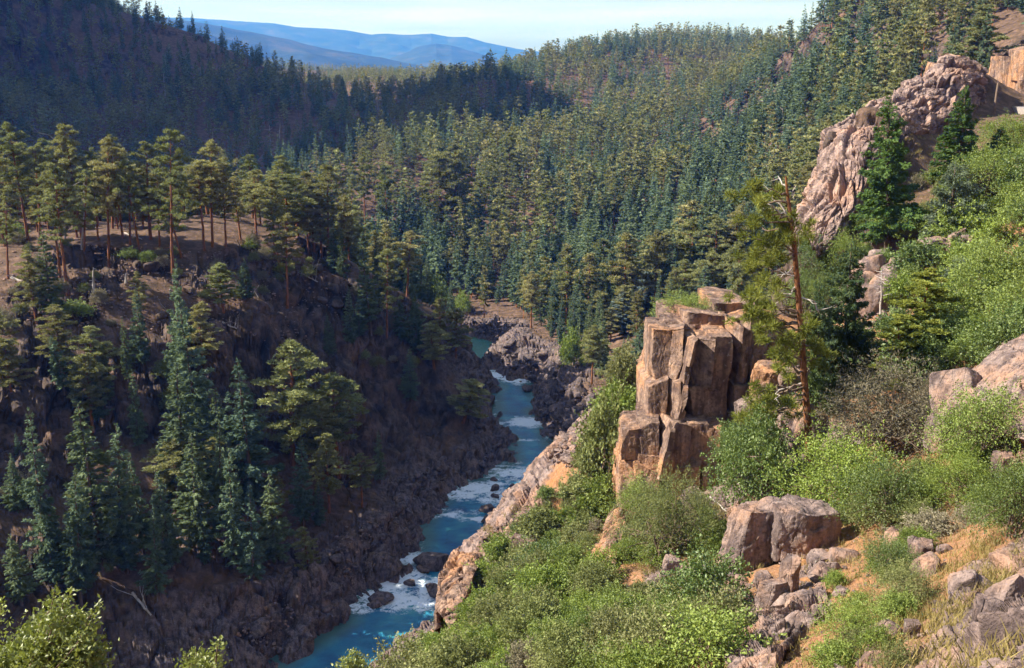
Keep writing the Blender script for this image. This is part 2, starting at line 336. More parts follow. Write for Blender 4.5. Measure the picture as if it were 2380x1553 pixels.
# ------------------------------------------------------------------ ground: one sheet, finer where the view is
def build_ground():
    ang = np.concatenate([np.linspace(-180, -40, 50, endpoint=False), np.linspace(-40, -29, 60, endpoint=False), np.linspace(-29, 29, 1150, endpoint=False), np.linspace(29, 40, 60, endpoint=False), np.linspace(40, 180, 50)])
    ang = np.radians(ang)
    lr = np.concatenate([np.linspace(math.log(1.5), math.log(14), 50, endpoint=False), np.linspace(math.log(14), math.log(260), 640, endpoint=False),
                         np.linspace(math.log(260), math.log(1300), 220, endpoint=False), np.linspace(math.log(1300), math.log(16000), 170)])
    AA, LL = np.meshgrid(ang, lr); RR = np.exp(LL)
    x = RR*np.sin(AA); y = RR*np.cos(AA)
    z = base_height(x, y)
    P = np.stack([x, y, z], -1)
    du = np.gradient(P, axis=1); dv = np.gradient(P, axis=0)
    nn = np.cross(du, dv); nn /= np.linalg.norm(nn, axis=-1, keepdims=True)+1e-9
    nn[nn[..., 2] < 0] *= -1
    slope = 1-nn[..., 2]
    d = np.full(x.shape, 99.0); mm = (RR < 420); d[mm] = river_dist(x[mm], y[mm])
    near = 1-smooth(85, 125, RR)
    m1 = fbm(x/14, y/14, z/14, 4, 50)
    m2 = fbm(x/60, y/60, z/60, 4, 51)
    rocky = smooth(0.13, 0.33, slope + 0.24*m1)
    rocky = np.maximum(rocky, smooth(0.12, 0.3, m1+0.4*m2)*smooth(0.03, 0.1, slope)*0.9)
    bank = (1-smooth(3, 16, d + 7*m1))
    rocky = np.maximum(rocky, bank)
    farr = smooth(1300, 2500, RR)
    rocky *= 1-farr
    xr, yr, zr = x[:, :], y, z
    disp = np.zeros(x.shape)
    sel = RR < 130
    a = np.where(sel, 1, 0)
    def blk(mask, size, s, sx=1.0, sy=1.0, sz=1.0):
        o = np.zeros(x.shape)
        if mask.any():
            wx = x[mask] + 0.3*size*fbm(x[mask]/size, y[mask]/size, z[mask]/size, 2, s+5); wy = y[mask] + 0.3*size*fbm(x[mask]/size, y[mask]/size, z[mask]/size, 2, s+8)
            o[mask] = blocks(wx*sx, wy*sy, z[mask]*sz, size, s)
        return o
    mk = (RR < 125) & (rocky > 0.02) & (RR > 8)
    near_d = blk(mk, 2.4, 100, 1, 1, .8)*0.36 + blk(mk, 0.9, 101, 1, 1, .9)*0.38 + blk(mk & (RR < 60), 0.35, 102)*0.4
    mk = (RR >= 85) & (RR < 420) & (rocky > 0.02)
    mid_d = blk(mk, 7.0, 110, 1, 1, .9)*0.34 + blk(mk, 2.6, 111, 1, 1, 1.1)*0.42 + blk(mk & (RR < 260), 1.1, 112)*0.4
    mk = (RR >= 400) & (RR < 1300) & (rocky > 0.02)
    far_d = blk(mk, 14.0, 120, 1, 1, .6)*0.35
    disp = near*near_d + (1-near)*mid_d + far_d
    disp *= rocky
    soft = fbm(x/3.2, y/3.2, z/3.2, 5, 60)*0.35*smooth(8, 25, RR)*(1-smooth(300, 900, RR)) + 0.12*fbm(x*1.3, y*1.3, z*1.3, 4, 61)*(1-smooth(60, 140, RR))*smooth(5, 15, RR)
    disp += soft
    under = smooth(-3, 0.5, d)
    disp *= 0.25 + 0.75*under
    hd = np.stack([nn[..., 0], nn[..., 1], nn[..., 2]], -1)
    P = P + hd*disp[..., None]
    P[..., 2] = np.where((d > 0.6) & (RR < 420), np.maximum(P[..., 2], 0.25+0.3*vnoise(x, y, 0*x, 4)), P[..., 2])
    P[..., 2] += farr*fbm(x/500, y/500, 0*x, 5, 70)*30*(1-smooth(5000, 9000, RR)*0.3)
    # closing ring outward so nothing ends in view, centre closed by a disc vertex
    nr_, na = x.shape
    V = P.reshape(-1, 3); idx = np.arange(nr_*na).reshape(nr_, na)
    F = np.stack([idx[:-1, :-1], idx[:-1, 1:], idx[1:, 1:], idx[1:, :-1]], -1).reshape(-1, 4)[:, ::-1]
    me = mesh_from('ground', V, F, False, None, {'rocky': rocky.ravel(), 'riverside': (bank*(1-smooth(0,1,near)*0.0)).ravel(), 'nearness': near.ravel(), 'farness': farr.ravel()})
    o = link('ground', me, GROUND); tag(o, kind='structure')
    return o
ground = build_ground()
# quick lookups of the bare ground height on a table in log-polar space
TA = np.linspace(R(-75), R(75), 900); TL = np.linspace(math.log(4), math.log(3300), 760)
_a, _l = np.meshgrid(TA, TL); TZ = base_height(np.exp(_l)*np.sin(_a), np.exp(_l)*np.cos(_a))
def gz(x, y):
    a, l = lp(np.asarray(x, float), np.asarray(y, float))
    fa = np.clip((a-TA[0])/(TA[1]-TA[0]), 0, len(TA)-1.001); fl = np.clip((l-TL[0])/(TL[1]-TL[0]), 0, len(TL)-1.001)
    ia = fa.astype(int); il = fl.astype(int); fa = fa-ia; fl = fl-il
    return (TZ[il, ia]*(1-fa)*(1-fl) + TZ[il, ia+1]*fa*(1-fl) + TZ[il+1, ia]*(1-fa)*fl + TZ[il+1, ia+1]*fa*fl)
RT = np.exp(np.linspace(math.log(9), math.log(1400), 1500))
def hit(u, v, dmin=9):
    """where the line of sight through a pixel meets the bare ground"""
    a, b, c = ray(u, v); t = RT/b
    z = EYE + c*t; g = gz(a*t, b*t)
    k = np.nonzero((z < g) & (RT > dmin))[0]
    if len(k) == 0: return None
    i = k[0]; return (a*t[i], b*t[i], float(g[i]))
print('terrain', time.time()-T0)
# ------------------------------------------------------------------ river
def build_river():
    gx = np.arange(-130, 48, 0.42); gy = np.arange(20, 325, 0.42)
    X, Y = np.meshgrid(gx, gy); d = river_dist(X.ravel(), Y.ravel()).reshape(X.shape)
    RAP = [(1165,872,5.5,4.5,1.0),(1205,885,4,3,.9),(1232,982,5.0,3.2,1.15),(1165,985,3,2,.5),(1190,1100,7,5,.62),(1255,1098,4.5,2.6,.95),(1120,1138,6.5,4.5,.78),(1160,1160,5,3.5,.7),
           (1075,1150,5,3,.7),(1050,1195,5.5,2.2,.62),(1110,1208,4,1.3,.7),(955,1300,4,2.6,.85),(930,1350,5,5,.82),(1000,1370,3.2,5,.85),(900,1390,5.5,3.5,.85),(960,1400,5,3,.8),(840,1412,3,2.2,.65),(1290,1060,5,2,.3),(1190,1020,3,1,.5),(1230,1023,3,1,.5)]
    foam = np.zeros(X.shape)
    for u, v, sx, sy, a in RAP:
        p = at_z(u, v); foam = np.maximum(foam, 1.2*a*np.exp(-((X-p[0])/sx)**2-((Y-p[1])/sy)**2))
    ch = fbm(X*1.1, Y*0.8, 0*X, 4, 200); ch2 = 1-np.abs(fbm(X*0.55, Y*0.75, 0*X+2, 3, 201))*2
    Z = 0.02*fbm(X*1.5, Y*1.5, 0*X, 3, 202) + foam*(0.30*ch + 0.28*ch2)
    foam = np.maximum(foam, 0.34*np.exp(-((d+0.3)/0.7)**2)*smooth(-0.1, 0.3, vnoise(X*.4, Y*.4, 0*X, 9)))
    ok = (d < 2.5)
    idx = np.arange(X.size).reshape(X.shape)
    q = ok[:-1, :-1] & ok[1:, :-1] & ok[:-1, 1:] & ok[1:, 1:]
    F = np.stack([idx[:-1, :-1][q], idx[:-1, 1:][q], idx[1:, 1:][q], idx[1:, :-1][q]], -1)
    used, inv = np.unique(F, return_inverse=True); F = inv.reshape(F.shape)
    V = np.stack([X.ravel(), Y.ravel(), Z.ravel()], -1)[used]
    shallow = smooth(-4.5, -0.3, d).ravel()[used]
    me = mesh_from('river_water', V, F, True, None, {'foam': foam.ravel()[used], 'shallow': shallow})
    m, t, b = new_mat('river_water', 0.12, 0.5)
    pos = N(t, 'ShaderNodeNewGeometry').outputs['Position']
    mp = N(t, 'ShaderNodeMapping'); mp.inputs['Scale'].default_value = (1, 1.5, 1); t.links.new(pos, mp.inputs[0])
    f = N(t, 'ShaderNodeAttribute', attribute_name='foam').outputs['Fac']; shl = N(t, 'ShaderNodeAttribute', attribute_name='shallow').outputs['Fac']
    n0 = noise(t, mp.outputs[0], 0.16, 3); 
    wv = mixc(t, 0.35, mp.outputs[0], n0.outputs[1]) 
    n1 = noise(t, mp.outputs[0], 0.9, 7, 0.72).outputs[0]; n2 = noise(t, mp.outputs[0], 2.6, 5, 0.7).outputs[0]
    rid = math_(t, 'SUBTRACT', 1.0, math_(t, 'MULTIPLY', math_(t, 'ABSOLUTE', math_(t, 'SUBTRACT', n1, 0.5)), 7.0))
    n4 = noise(t, mp.outputs[0], 0.45, 5, 0.6).outputs[0]
    k = math_(t, 'ADD', math_(t, 'MULTIPLY', f, 0.85), math_(t, 'ADD', math_(t, 'MULTIPLY', rid, 0.30), math_(t, 'ADD', math_(t, 'MULTIPLY', math_(t, 'SUBTRACT', n2, 0.5), 1.0), math_(t, 'MULTIPLY', math_(t, 'SUBTRACT', n4, 0.5), 1.7))))
    k = math_(t, 'MULTIPLY', k, math_(t, 'GREATER_THAN', f, 0.06))
    foamk = ramp(t, k, [(0.55, (0,0,0)), (0.85, (1,1,1))])
    pool = ramp(t, n0.outputs[0], [(0.35, (0.015,0.11,0.24)), (0.55, (0.025,0.19,0.31)), (0.7, (0.06,0.28,0.34))])
    c = mixc(t, ramp(t, shl, [(0.2, (0,0,0)), (1, (0.75,0.75,0.75))]), pool, (0.09,0.17,0.12))
    g = N(t, 'ShaderNodeSeparateXYZ'); t.links.new(pos, g.inputs[0])
    upst = ramp(t, math_(t, 'DIVIDE', g.outputs[1], 300.0), [(0.76, (0,0,0)), (0.84, (1,1,1))])
    c = mixc(t, upst, c, (0.05,0.20,0.15))
    c = mixc(t, foamk, c, (0.78,0.84,0.90))
    t.links.new(c, b.inputs['Base Color'])
    t.links.new(ramp(t, foamk, [(0, (0.10,0.10,0.10)), (1, (0.7,0.7,0.7))]), b.inputs['Roughness'])
    r2 = noise(t, mp.outputs[0], 3.0, 5, 0.65).outputs[0]
    bump(t, b, math_(t, 'ADD', r2, math_(t, 'MULTIPLY', n1, 1.2)), 0.22, 0.7)
    o = link('river', me, m); tag(o, kind='structure')
build_river()

# ------------------------------------------------------------------ shape builders
class Geo:
    def __init__(s): s.V = []; s.F = []; s.T = []; s.n = 0
    def add(s, V, F, T=None):
        V = np.asarray(V, float); F = np.asarray(F, int)
        if F.shape[1] == 3: F = np.concatenate([F, F[:, 2:3]], 1) if s.quad() else F
        s.V.append(V); s.F.append(F+s.n); s.n += len(V); s.T.append(np.zeros(len(F)) if T is None else T)
    def quad(s): return False
    def mesh(s, name, sm=False): return mesh_from(name, np.concatenate(s.V), np.concatenate(s.F), sm, np.concatenate(s.T))
def unit(a): return a/(np.linalg.norm(a, axis=-1, keepdims=True)+1e-9)
def tube(path, rad, k=7):
    path = np.asarray(path, float); rad = np.asarray(rad, float)
    tg = unit(np.gradient(path, axis=0)); up = np.where(np.abs(tg[:, 2:3]) > 0.8, np.array([[1., 0, 0]]), np.array([[0, 0, 1.]]))
    s = unit(np.cross(tg, up)); w = np.cross(s, tg)
    a = np.linspace(0, 2*math.pi, k, endpoint=False)
    V = path[:, None] + rad[:, None, None]*(s[:, None]*np.cos(a)[None, :, None] + w[:, None]*np.sin(a)[None, :, None])
    m = len(path); idx = np.arange(m*k).reshape(m, k); nx = np.roll(idx, -1, 1)
    F = np.stack([idx[:-1], nx[:-1], nx[1:], idx[1:]], -1).reshape(-1, 4)
    F = np.concatenate([F[:, [0, 1, 2]], F[:, [0, 2, 3]]])
    return V.reshape(-1, 3), F
def limb(rng, a, b, r0, r1, wob=0.06, n=6, sag=0.0):
    a, b = np.asarray(a, float), np.asarray(b, float); L = np.linalg.norm(b-a); t = np.linspace(0, 1, n)[:, None]
    p = a+(b-a)*t + rng.normal(0, wob*L, (n, 3))*np.sin(t*math.pi)*0.7; p[:, 2] += sag*L*(np.sin(t[:, 0]*math.pi))
    return p, r0+(r1-r0)*t[:, 0]
def tris(rng, Cn, D, L, Wd, tint):
    """one needle spray or leaf per row: base Cn, direction D, length L, width Wd"""
    D = unit(D); S = unit(np.cross(D, unit(rng.normal(size=D.shape))))
    L = np.broadcast_to(L, (len(Cn),))[:, None]; Wd = np.broadcast_to(Wd, (len(Cn),))[:, None]
    V = np.stack([Cn-S*Wd/2, Cn+S*Wd/2, Cn+D*L], 1).reshape(-1, 3)
    return V, np.arange(len(V)).reshape(-1, 3), tint
def leaves(rng, Cn, D, L, Wd, tint):
    D = unit(D); S = unit(np.cross(D, unit(rng.normal(size=D.shape)))); Nn = np.cross(D, S)
    L = np.broadcast_to(L, (len(Cn),))[:, None]; Wd = np.broadcast_to(Wd, (len(Cn),))[:, None]
    V = np.stack([Cn, Cn+D*L*.5+S*Wd/2+Nn*Wd*.12, Cn+D*L, Cn+D*L*.5-S*Wd/2+Nn*Wd*.12], 1).reshape(-1, 3)
    i = np.arange(len(Cn))*4
    F = np.concatenate([np.stack([i, i+1, i+2], 1), np.stack([i, i+2, i+3], 1)])
    return V, F, np.concatenate([tint, tint])

def fir_crown(seed, n, h=20., r=3.0, base=0.10, leaf=0.55, slim=0.9, ragged=0.25):
    rng = np.random.default_rng(seed)
    nw = 26
    t = base+(1-base)*(1-np.sqrt(rng.random(n)*0.985+0.0)) ; t = base + (t-base)
    k = np.floor(t*nw).astype(int)
    nb = 7; b = rng.integers(0, nb, n)
    az = h1(k, b, 0*b, seed+5)*2*math.pi; Lr = 1-ragged+2*ragged*h1(k, b, 0*b, seed+6)*0.9
    prof = np.clip((1-t)/(1-base), 0, 1)**slim*(0.55+0.45*smooth(base, base+0.18, t))
    side = 1 + 0.22*np.sin(az*1+seed) + 0.12*np.sin(k*1.7+seed)
    RR = r*prof*Lr*side+0.10
    s = rng.random(n)**0.55
    tb = (k+0.5+0.5*(h1(k, b, 0*b, seed+7)-.5))/nw; tb = tb + (t-tb)*0.35
    dr = -0.28+0.55*tb+0.1*(h1(k, b, 0*b, seed+8)-.5)
    lat = rng.normal(0, 0.16, n)*RR*(1.1-s)
    ca_, sa_ = np.cos(az), np.sin(az)
    X = RR*s*ca_-lat*sa_; Y = RR*s*sa_+lat*ca_
    Z = tb*h + dr*RR*s + 0.10*RR*s*s + rng.normal(0, 0.10, n)
    sg = np.sign(lat)*rng.random(n)*1.2
    D = np.stack([ca_-sg*sa_, sa_+sg*ca_, -0.25+rng.normal(0, 0.3, n)], 1)
    top = t > 0.93; D[top] = np.array([0, 0, 1])+rng.normal(0, .35, (top.sum(), 3))
    tint = np.clip(0.5+0.3*(h1(k, b, 0*b, seed+9)-.5)*2+rng.normal(0, .18, n), 0, 1)
    L = leaf*(0.7+0.6*rng.random(n))*(0.55+0.45*prof)
    return tris(rng, np.stack([X, Y, Z], 1)-unit(D)*L[:, None]*0.4, D, L, L*0.62, tint)
def fir_trunk(seed, h=20., r0=0.22):
    rng = np.random.default_rng(seed+1); g = Geo()
    z = np.linspace(-1.5, h*0.98, 9); p = np.stack([rng.normal(0, .05, 9), rng.normal(0, .05, 9), z], 1)
    V, F = tube(p, np.linspace(r0*1.15, 0.03, 9), 7); g.add(V, F)
    for i in range(16):
        t = 0.08+0.7*rng.random(); a = rng.random()*6.28; L = 2.6*(1-t)*(0.4+.6*rng.random())
        q, rr = limb(rng, (0, 0, t*h), (L*math.cos(a), L*math.sin(a), t*h-0.15*L), 0.045, 0.015, n=4); V, F = tube(q, rr, 4); g.add(V, F)
    return g
def pine_parts(seed, n, h=22., r=3.3, bare=0.4, nl=30, leaf=0.5, spire=0.0, clump=1.0):
    """ponderosa: bare trunk below, limbs that end in rounded needle clumps"""
    rng = np.random.default_rng(seed); g = Geo()
    m = 12; z = np.linspace(0, h*0.97, m); bend = rng.normal(0, .12, 2)
    px = bend[0]*np.sin(z/h*3)+rng.normal(0, .04, m); py = bend[1]*np.sin(z/h*2.4)+rng.normal(0, .04, m)
    z[0] = -1.5
    path = np.stack([px, py, z], 1); V, F = tube(path, np.interp(np.linspace(0, 1, m), [0, .1, .6, 1], [.36, .29, .19, .03]), 8); g.add(V, F)
    cl = []
    for i in range(nl):
        t = bare+(1-bare)*((i+rng.random())/nl)
        tt = (t-bare)/(1-bare)
        pr = (1-tt**(2.4-spire*3))**(0.62+spire)*(0.5+0.6*min(1, tt*3.0))+.05
        L = r*pr*(0.35+0.7*rng.random()**.7)*(1+.25*math.sin(tt*9+seed))
        a = i*2.4+rng.random()*1.2
        o = np.array([np.interp(t*h, z, px), np.interp(t*h, z, py), t*h])
        e = o+np.array([L*math.cos(a), L*math.sin(a), L*(-0.12+0.45*tt+rng.normal(0, .12))])
        q, rr = limb(rng, o, e, 0.09*(1-tt*.6), 0.02, n=5, sag=0.05); V, F = tube(q, rr, 4); g.add(V, F)
        k = 1 if L < 0.9 else (2 if L < 1.8 else 3)
        for j in range(k):
            f = 1-j*0.33; c = o+(e-o)*f+rng.normal(0, .18, 3)+np.array([0, 0, .12])
            cl.append((*c, clump*(0.5+0.4*rng.random())*(0.65+0.35*pr)*(1.0 if j == 0 else .8)))
    for _ in range(3): cl.append((px[-1]+rng.normal(0, .2), py[-1]+rng.normal(0, .2), h*(0.95+0.03*rng.random()), 0.55*clump))
    for i in range(int(5*bare/0.4)):       # dead stubs below the crown
        t = bare*(0.45+0.55*rng.random()); a = rng.random()*6.3; L = 0.5+rng.random()*1.3
        q, rr = limb(rng, (0, 0, t*h), (L*math.cos(a), L*math.sin(a), t*h-.1*L), 0.05, 0.015, n=3); V, F = tube(q, rr, 4); g.add(V, F)
    cl = np.array(cl); w = cl[:, 3]**2; idx = rng.choice(len(cl), n, p=w/w.sum())
    d = unit(rng.normal(size=(n, 3))); d[:, 2] = np.abs(d[:, 2])*0.9+d[:, 2]*0.35; d = unit(d)
    rad = cl[idx, 3]*(0.35+0.65*rng.random(n)**0.5)
    P = cl[idx, :3]+d*rad[:, None]*np.array([1.1, 1.1, .85])
    D = d+rng.normal(0, .35, (n, 3)); D[:, 2] += .15
    tint = np.clip(h1(idx, idx*0, idx*0, seed)*0.5+0.25+rng.normal(0, .15, n), 0, 1)
    L = leaf*(0.7+0.6*rng.random(n))
    return g, tris(rng, P-unit(D)*L[:, None]*.5, D, L, L*0.55, tint)
def bush_parts(seed, n, w=3.0, h=2.2, leaf=0.13, nblob=26, gap=0.0, twiggy=False):
    """scrub oak: several stems, leaf clusters over an uneven dome. origin at ground"""
    rng = np.random.default_rng(seed); g = Geo(); bl = []
    for i in range(nblob):
        a = rng.random()*6.283; q = rng.random()**0.55; rr = w/2*q*(0.8+0.25*rng.random())
        hz = h*math.sqrt(max(0.03, 1-q*q*0.93))*(0.35+0.65*rng.random()**0.6)
        c = np.array([rr*math.cos(a), rr*math.sin(a), hz]); s = (0.16+0.15*rng.random())*min(w, h*1.3)*(1-.15*q)
        c[2] = max(c[2], s*0.4)
        bl.append((*c, s))
    ns = 5
    for i in range(ns):
        a = i*6.283/ns+rng.random(); e = np.array([w*.28*math.cos(a)*rng.random(), w*.28*math.sin(a)*rng.random(), h*(.5+.25*rng.random())])
        q, r_ = limb(rng, (0.12*math.cos(a), .12*math.sin(a), -0.4), e, 0.02*w, 0.010*w, .07, 5); V, F = tube(q, r_, 5); g.add(V, F)
        for b in bl[i::ns]:
            q2, r2 = limb(rng, q[2+rng.integers(0, 3)], b[:3], 0.008*w, 0.003*w, .08, 4); V, F = tube(q2, r2, 4); g.add(V, F)
    bl = np.array(bl); wt = bl[:, 3]**2; idx = rng.choice(len(bl), n, p=wt/wt.sum())
    tw = rng.integers(0, 11, n); z0 = idx*0
    pd = np.stack([h1(idx, tw, z0, seed+1)-.5, h1(idx, tw, z0, seed+2)-.5, h1(idx, tw, z0, seed+3)-.32], 1); pd = unit(pd)
    q_ = rng.random(n)**.7; sp_ = rng.normal(0, 1, (n, 3))*(0.22*bl[idx, 3]*(1.15-q_))[:, None]
    rad = bl[idx, 3]*(0.2+1.15*q_)*(0.6+0.75*h1(idx, tw, z0, seed+4))
    d = pd; P = bl[idx, :3]+pd*rad[:, None]*np.array([1.1, 1.1, .9])+sp_; P[:, 2] = np.maximum(P[:, 2], 0.02+.1*rng.random(n))
    D = d*0.7+rng.normal(0, .6, (n, 3)); 
    tint = np.clip(h1(idx, tw//3, idx*0, seed)*0.75+0.12+rng.normal(0, .16, n), 0, 1)
    L = leaf*(0.6+0.7*rng.random(n))
    return g, leaves(rng, P, D, L, L*(0.22 if twiggy else 0.62), tint)

def foliage_mat(name, a, b, alt_a=None, alt_b=None, merged=False, trans=0.36, gloss=0.0):
    """a..b darker to paler leaf; alt_*: the other end of the tree-to-tree variation"""
    m = bpy.data.materials.new(name); m.use_nodes = True; t = m.node_tree; t.nodes.clear()
    out = N(t, 'ShaderNodeOutputMaterial')
    ti = N(t, 'ShaderNodeAttribute', attribute_name='tint').outputs['Fac']
    if merged: rd = N(t, 'ShaderNodeAttribute', attribute_name='treernd').outputs['Fac']
    else: rd = N(t, 'ShaderNodeObjectInfo').outputs['Random']
    c = mixc(t, ti, a, b)
    if alt_a: c = mixc(t, rd, c, mixc(t, ti, alt_a, alt_b))
    hs = N(t, 'ShaderNodeHueSaturation'); 
    vv = math_(t, 'ADD', 0.8, math_(t, 'MULTIPLY', math_(t, 'FRACT', math_(t, 'MULTIPLY', rd, 7.31)), 0.4)); t.links.new(vv, hs.inputs['Value']); t.links.new(c, hs.inputs['Color'])
    c = hs.outputs[0]
    df = N(t, 'ShaderNodeBsdfDiffuse'); tr = N(t, 'ShaderNodeBsdfTranslucent'); mx = N(t, 'ShaderNodeMixShader'); mx.inputs[0].default_value = trans
    t.links.new(c, df.inputs[0]); t.links.new(mixc(t, 0.35, c, (0.16,0.20,0.02)), tr.inputs[0]); t.links.new(df.outputs[0], mx.inputs[1]); t.links.new(tr.outputs[0], mx.inputs[2])
    last = mx
    if gloss:
        gl = N(t, 'ShaderNodeBsdfGlossy'); gl.inputs['Roughness'].default_value = 0.5; m2 = N(t, 'ShaderNodeMixShader'); m2.inputs[0].default_value = gloss
        t.links.new(mx.outputs[0], m2.inputs[1]); t.links.new(gl.outputs[0], m2.inputs[2]); last = m2
    t.links.new(last.outputs[0], out.inputs[0])
    return m
PINE_C = ((0.10,0.115,0.042), (0.36,0.385,0.175), (0.14,0.12,0.05), (0.44,0.40,0.19))
FIR_C = ((0.05,0.085,0.06), (0.17,0.245,0.185), (0.07,0.10,0.05), (0.24,0.29,0.155))
M_PINE = foliage_mat('ponderosa_needles', *PINE_C); M_PINE_S = foliage_mat('forest_pine_needles', *PINE_C, merged=True)
M_FIR = foliage_mat('fir_needles', *FIR_C); M_FIR_S = foliage_mat('forest_fir_needles', *FIR_C, merged=True)
M_OAK = foliage_mat('oak_leaves', (0.085,0.125,0.022), (0.28,0.345,0.085), (0.10,0.15,0.02), (0.30,0.38,0.07), trans=0.35, gloss=0.03)
M_OAKG = foliage_mat('grey_green_leaves', (0.10,0.12,0.04), (0.30,0.33,0.13), (0.13,0.135,0.055), (0.33,0.33,0.16), trans=0.3)
M_OAKD = foliage_mat('deep_green_leaves', (0.06,0.10,0.025), (0.17,0.235,0.07), (0.075,0.12,0.022), (0.20,0.26,0.065), trans=0.32, gloss=0.04)
M_HEROPINE = foliage_mat('foreground_pine_needles', (0.09,0.115,0.022), (0.36,0.375,0.09), trans=0.36)
M_JUN = foliage_mat('juniper_needles', (0.08,0.11,0.07), (0.19,0.23,0.15), trans=0.2)
M_GREYBUSH = foliage_mat('mahogany_leaves', (0.17,0.15,0.10), (0.32,0.28,0.20), trans=0.2)
M_DRY = foliage_mat('dry_brown_leaves', (0.25,0.12,0.05), (0.42,0.24,0.12), trans=0.25)
M_GRASS = foliage_mat('dry_grass', (0.25,0.17,0.07), (0.45,0.33,0.15), (0.2,0.2,0.06), (0.35,0.34,0.12), trans=0.3)
def bark_mat(name, a, b, sc=3):
    m, t, bs = new_mat(name, 0.9, 0.1)
    tc = N(t, 'ShaderNodeNewGeometry').outputs['Position']; mp = N(t, 'ShaderNodeMapping'); mp.inputs['Scale'].default_value = (1, 1, 0.3); t.links.new(tc, mp.inputs[0])
    n_ = noise(t, mp.outputs[0], sc, 5, 0.7).outputs[0]
    t.links.new(ramp(t, n_, [(0.35, a), (0.62, b)]), bs.inputs['Base Color']); bump(t, bs, n_, 0.06, 0.8); return m
M_BARK = bark_mat('ponderosa_bark', (0.10,0.045,0.025), (0.28,0.12,0.06)); M_BARKD = bark_mat('fir_bark', (0.06,0.045,0.035), (0.15,0.11,0.09))
M_BARKH = bark_mat('orange_pine_bark', (0.05,0.027,0.018), (0.27,0.115,0.055), 6)
M_DEAD = bark_mat('weathered_dead_wood', (0.26,0.22,0.20), (0.50,0.45,0.42)); M_STEM = bark_mat('shrub_stems', (0.09,0.06,0.045), (0.22,0.16,0.12))
def rock_mat(name, hue, big=0.35):
    m, t, b = new_mat(name, 0.88, 0.2); pos = N(t, 'ShaderNodeNewGeometry').outputs['Position']
    c, n1, n2, n3 = rock_colour(t, pos, big, hue); t.links.new(c, b.inputs['Base Color'])
    mp = N(t, 'ShaderNodeMapping'); mp.inputs['Scale'].default_value = (1.6, 1.6, .5); t.links.new(pos, mp.inputs[0])
    cr = noise(t, mp.outputs[0], 0.9, 4, .5, 'DISTANCE_TO_EDGE').outputs[0]
    crk = ramp(t, cr, [(0.0, (0,0,0)), (0.035, (1,1,1))])
    h = math_(t, 'ADD', math_(t, 'ADD', math_(t, 'MULTIPLY', n2, .6), math_(t, 'MULTIPLY', n3, .4)), math_(t, 'MULTIPLY', crk, 0.12))
    bump(t, b, h, 0.3, 0.9); return m
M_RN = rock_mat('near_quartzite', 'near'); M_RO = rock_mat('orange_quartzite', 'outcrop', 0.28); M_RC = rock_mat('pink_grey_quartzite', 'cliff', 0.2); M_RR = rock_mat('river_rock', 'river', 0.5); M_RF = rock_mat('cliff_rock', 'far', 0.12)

def add_thing(name, loc, rz=0., sc=(1, 1, 1), tilt=(0, 0)):
    o = bpy.data.objects.new(name, None); C.objects.link(o); o.location = loc; o.rotation_euler = (tilt[0], tilt[1], rz); o.scale = sc; o.empty_display_size = 0.3
    return o
class Kind:
    """a library of part meshes for one plant kind; place() builds a thing from shared part data"""
    def __init__(s, name, cat, variants, h, w, parts):
        s.name, s.cat, s.var, s.h, s.w, s.parts = name, cat, variants, h, w, parts
    def place(s, loc, H, Wd=None, label=None, group=None, v=None, rz=None, rng=random, mats=None, name=None, cat=None, tilt=(0, 0)):
        k = rng.randrange(len(s.var)) if v is None else v % len(s.var)
        sz = H/s.h; sx = sz if Wd is None else Wd/s.w
        o = add_thing(name or s.name, loc, rng.random()*6.28 if rz is None else rz, (sx, sx, sz), tilt)
        for i, (pn, me) in enumerate(s.var[k]):
            c = bpy.data.objects.new(pn, me); C.objects.link(c); c.parent = o
            if mats and mats[i] is not None:
                c.material_slots[0].link = 'OBJECT'; c.material_slots[0].material = mats[i]
        tag(o, label, cat or s.cat, group); return o
def pv(name, g, tr, mt, ml):
    me1 = g.mesh(name+'_trunk', True); me1.materials.append(mt)
    me2 = mesh_from(name+'_foliage', *tr[:2], False, tr[2]); me2.materials.append(ml)
    return me1, me2
def mk_pine(n, seeds, **kw):
    out = []
    for s in seeds:
        rng = random.Random(s); g, tr = pine_parts(s, n, bare=kw.get('bare', 0.16+0.24*rng.random()), spire=kw.get('spire', 0.18*rng.random()), clump=kw.get('clump', 1.25), leaf=kw.get('leaf', .5), nl=kw.get('nl', 30), r=kw.get('r', 3.3)*(0.9+.25*rng.random()))
        a, b = pv('pine%d' % s, g, tr, M_BARK, M_PINE); out.append((('trunk', a), ('crown', b)))
    return out
def mk_fir(n, seeds, **kw):
    out = []
    for s in seeds:
        a, b = pv('fir%d' % s, fir_trunk(s), fir_crown(s, n, **kw), M_BARKD, M_FIR); out.append((('trunk', a), ('crown', b)))
    return out
PINE_N = Kind('ponderosa_pine', 'pine tree', mk_pine(9500, range(10, 17), leaf=.46, nl=52, r=3.6), 22., 6.6, None)
FIR_N = Kind('fir_tree', 'fir tree', mk_fir(7000, range(30, 35), leaf=.5)+mk_fir(6000, (36, 37), leaf=.5, r=2.4, slim=.75), 20., 6., None)
PINE_B = Kind('ponderosa_pine', 'pine tree', [v_ for b_ in (.34, .42, .50, .38, .46) for v_ in mk_pine(7500, (int(b_*100)+110,), leaf=.44, nl=34, r=3.9, bare=b_)], 22., 6.6, None)
PINE_M = Kind('ponderosa_pine', 'pine tree', mk_pine(2300, range(20, 26), leaf=.85, r=3.6), 22., 6.6, None)
FIR_M = Kind('fir_tree', 'fir tree', mk_fir(1900, range(40, 46), leaf=.95), 20., 6., None)
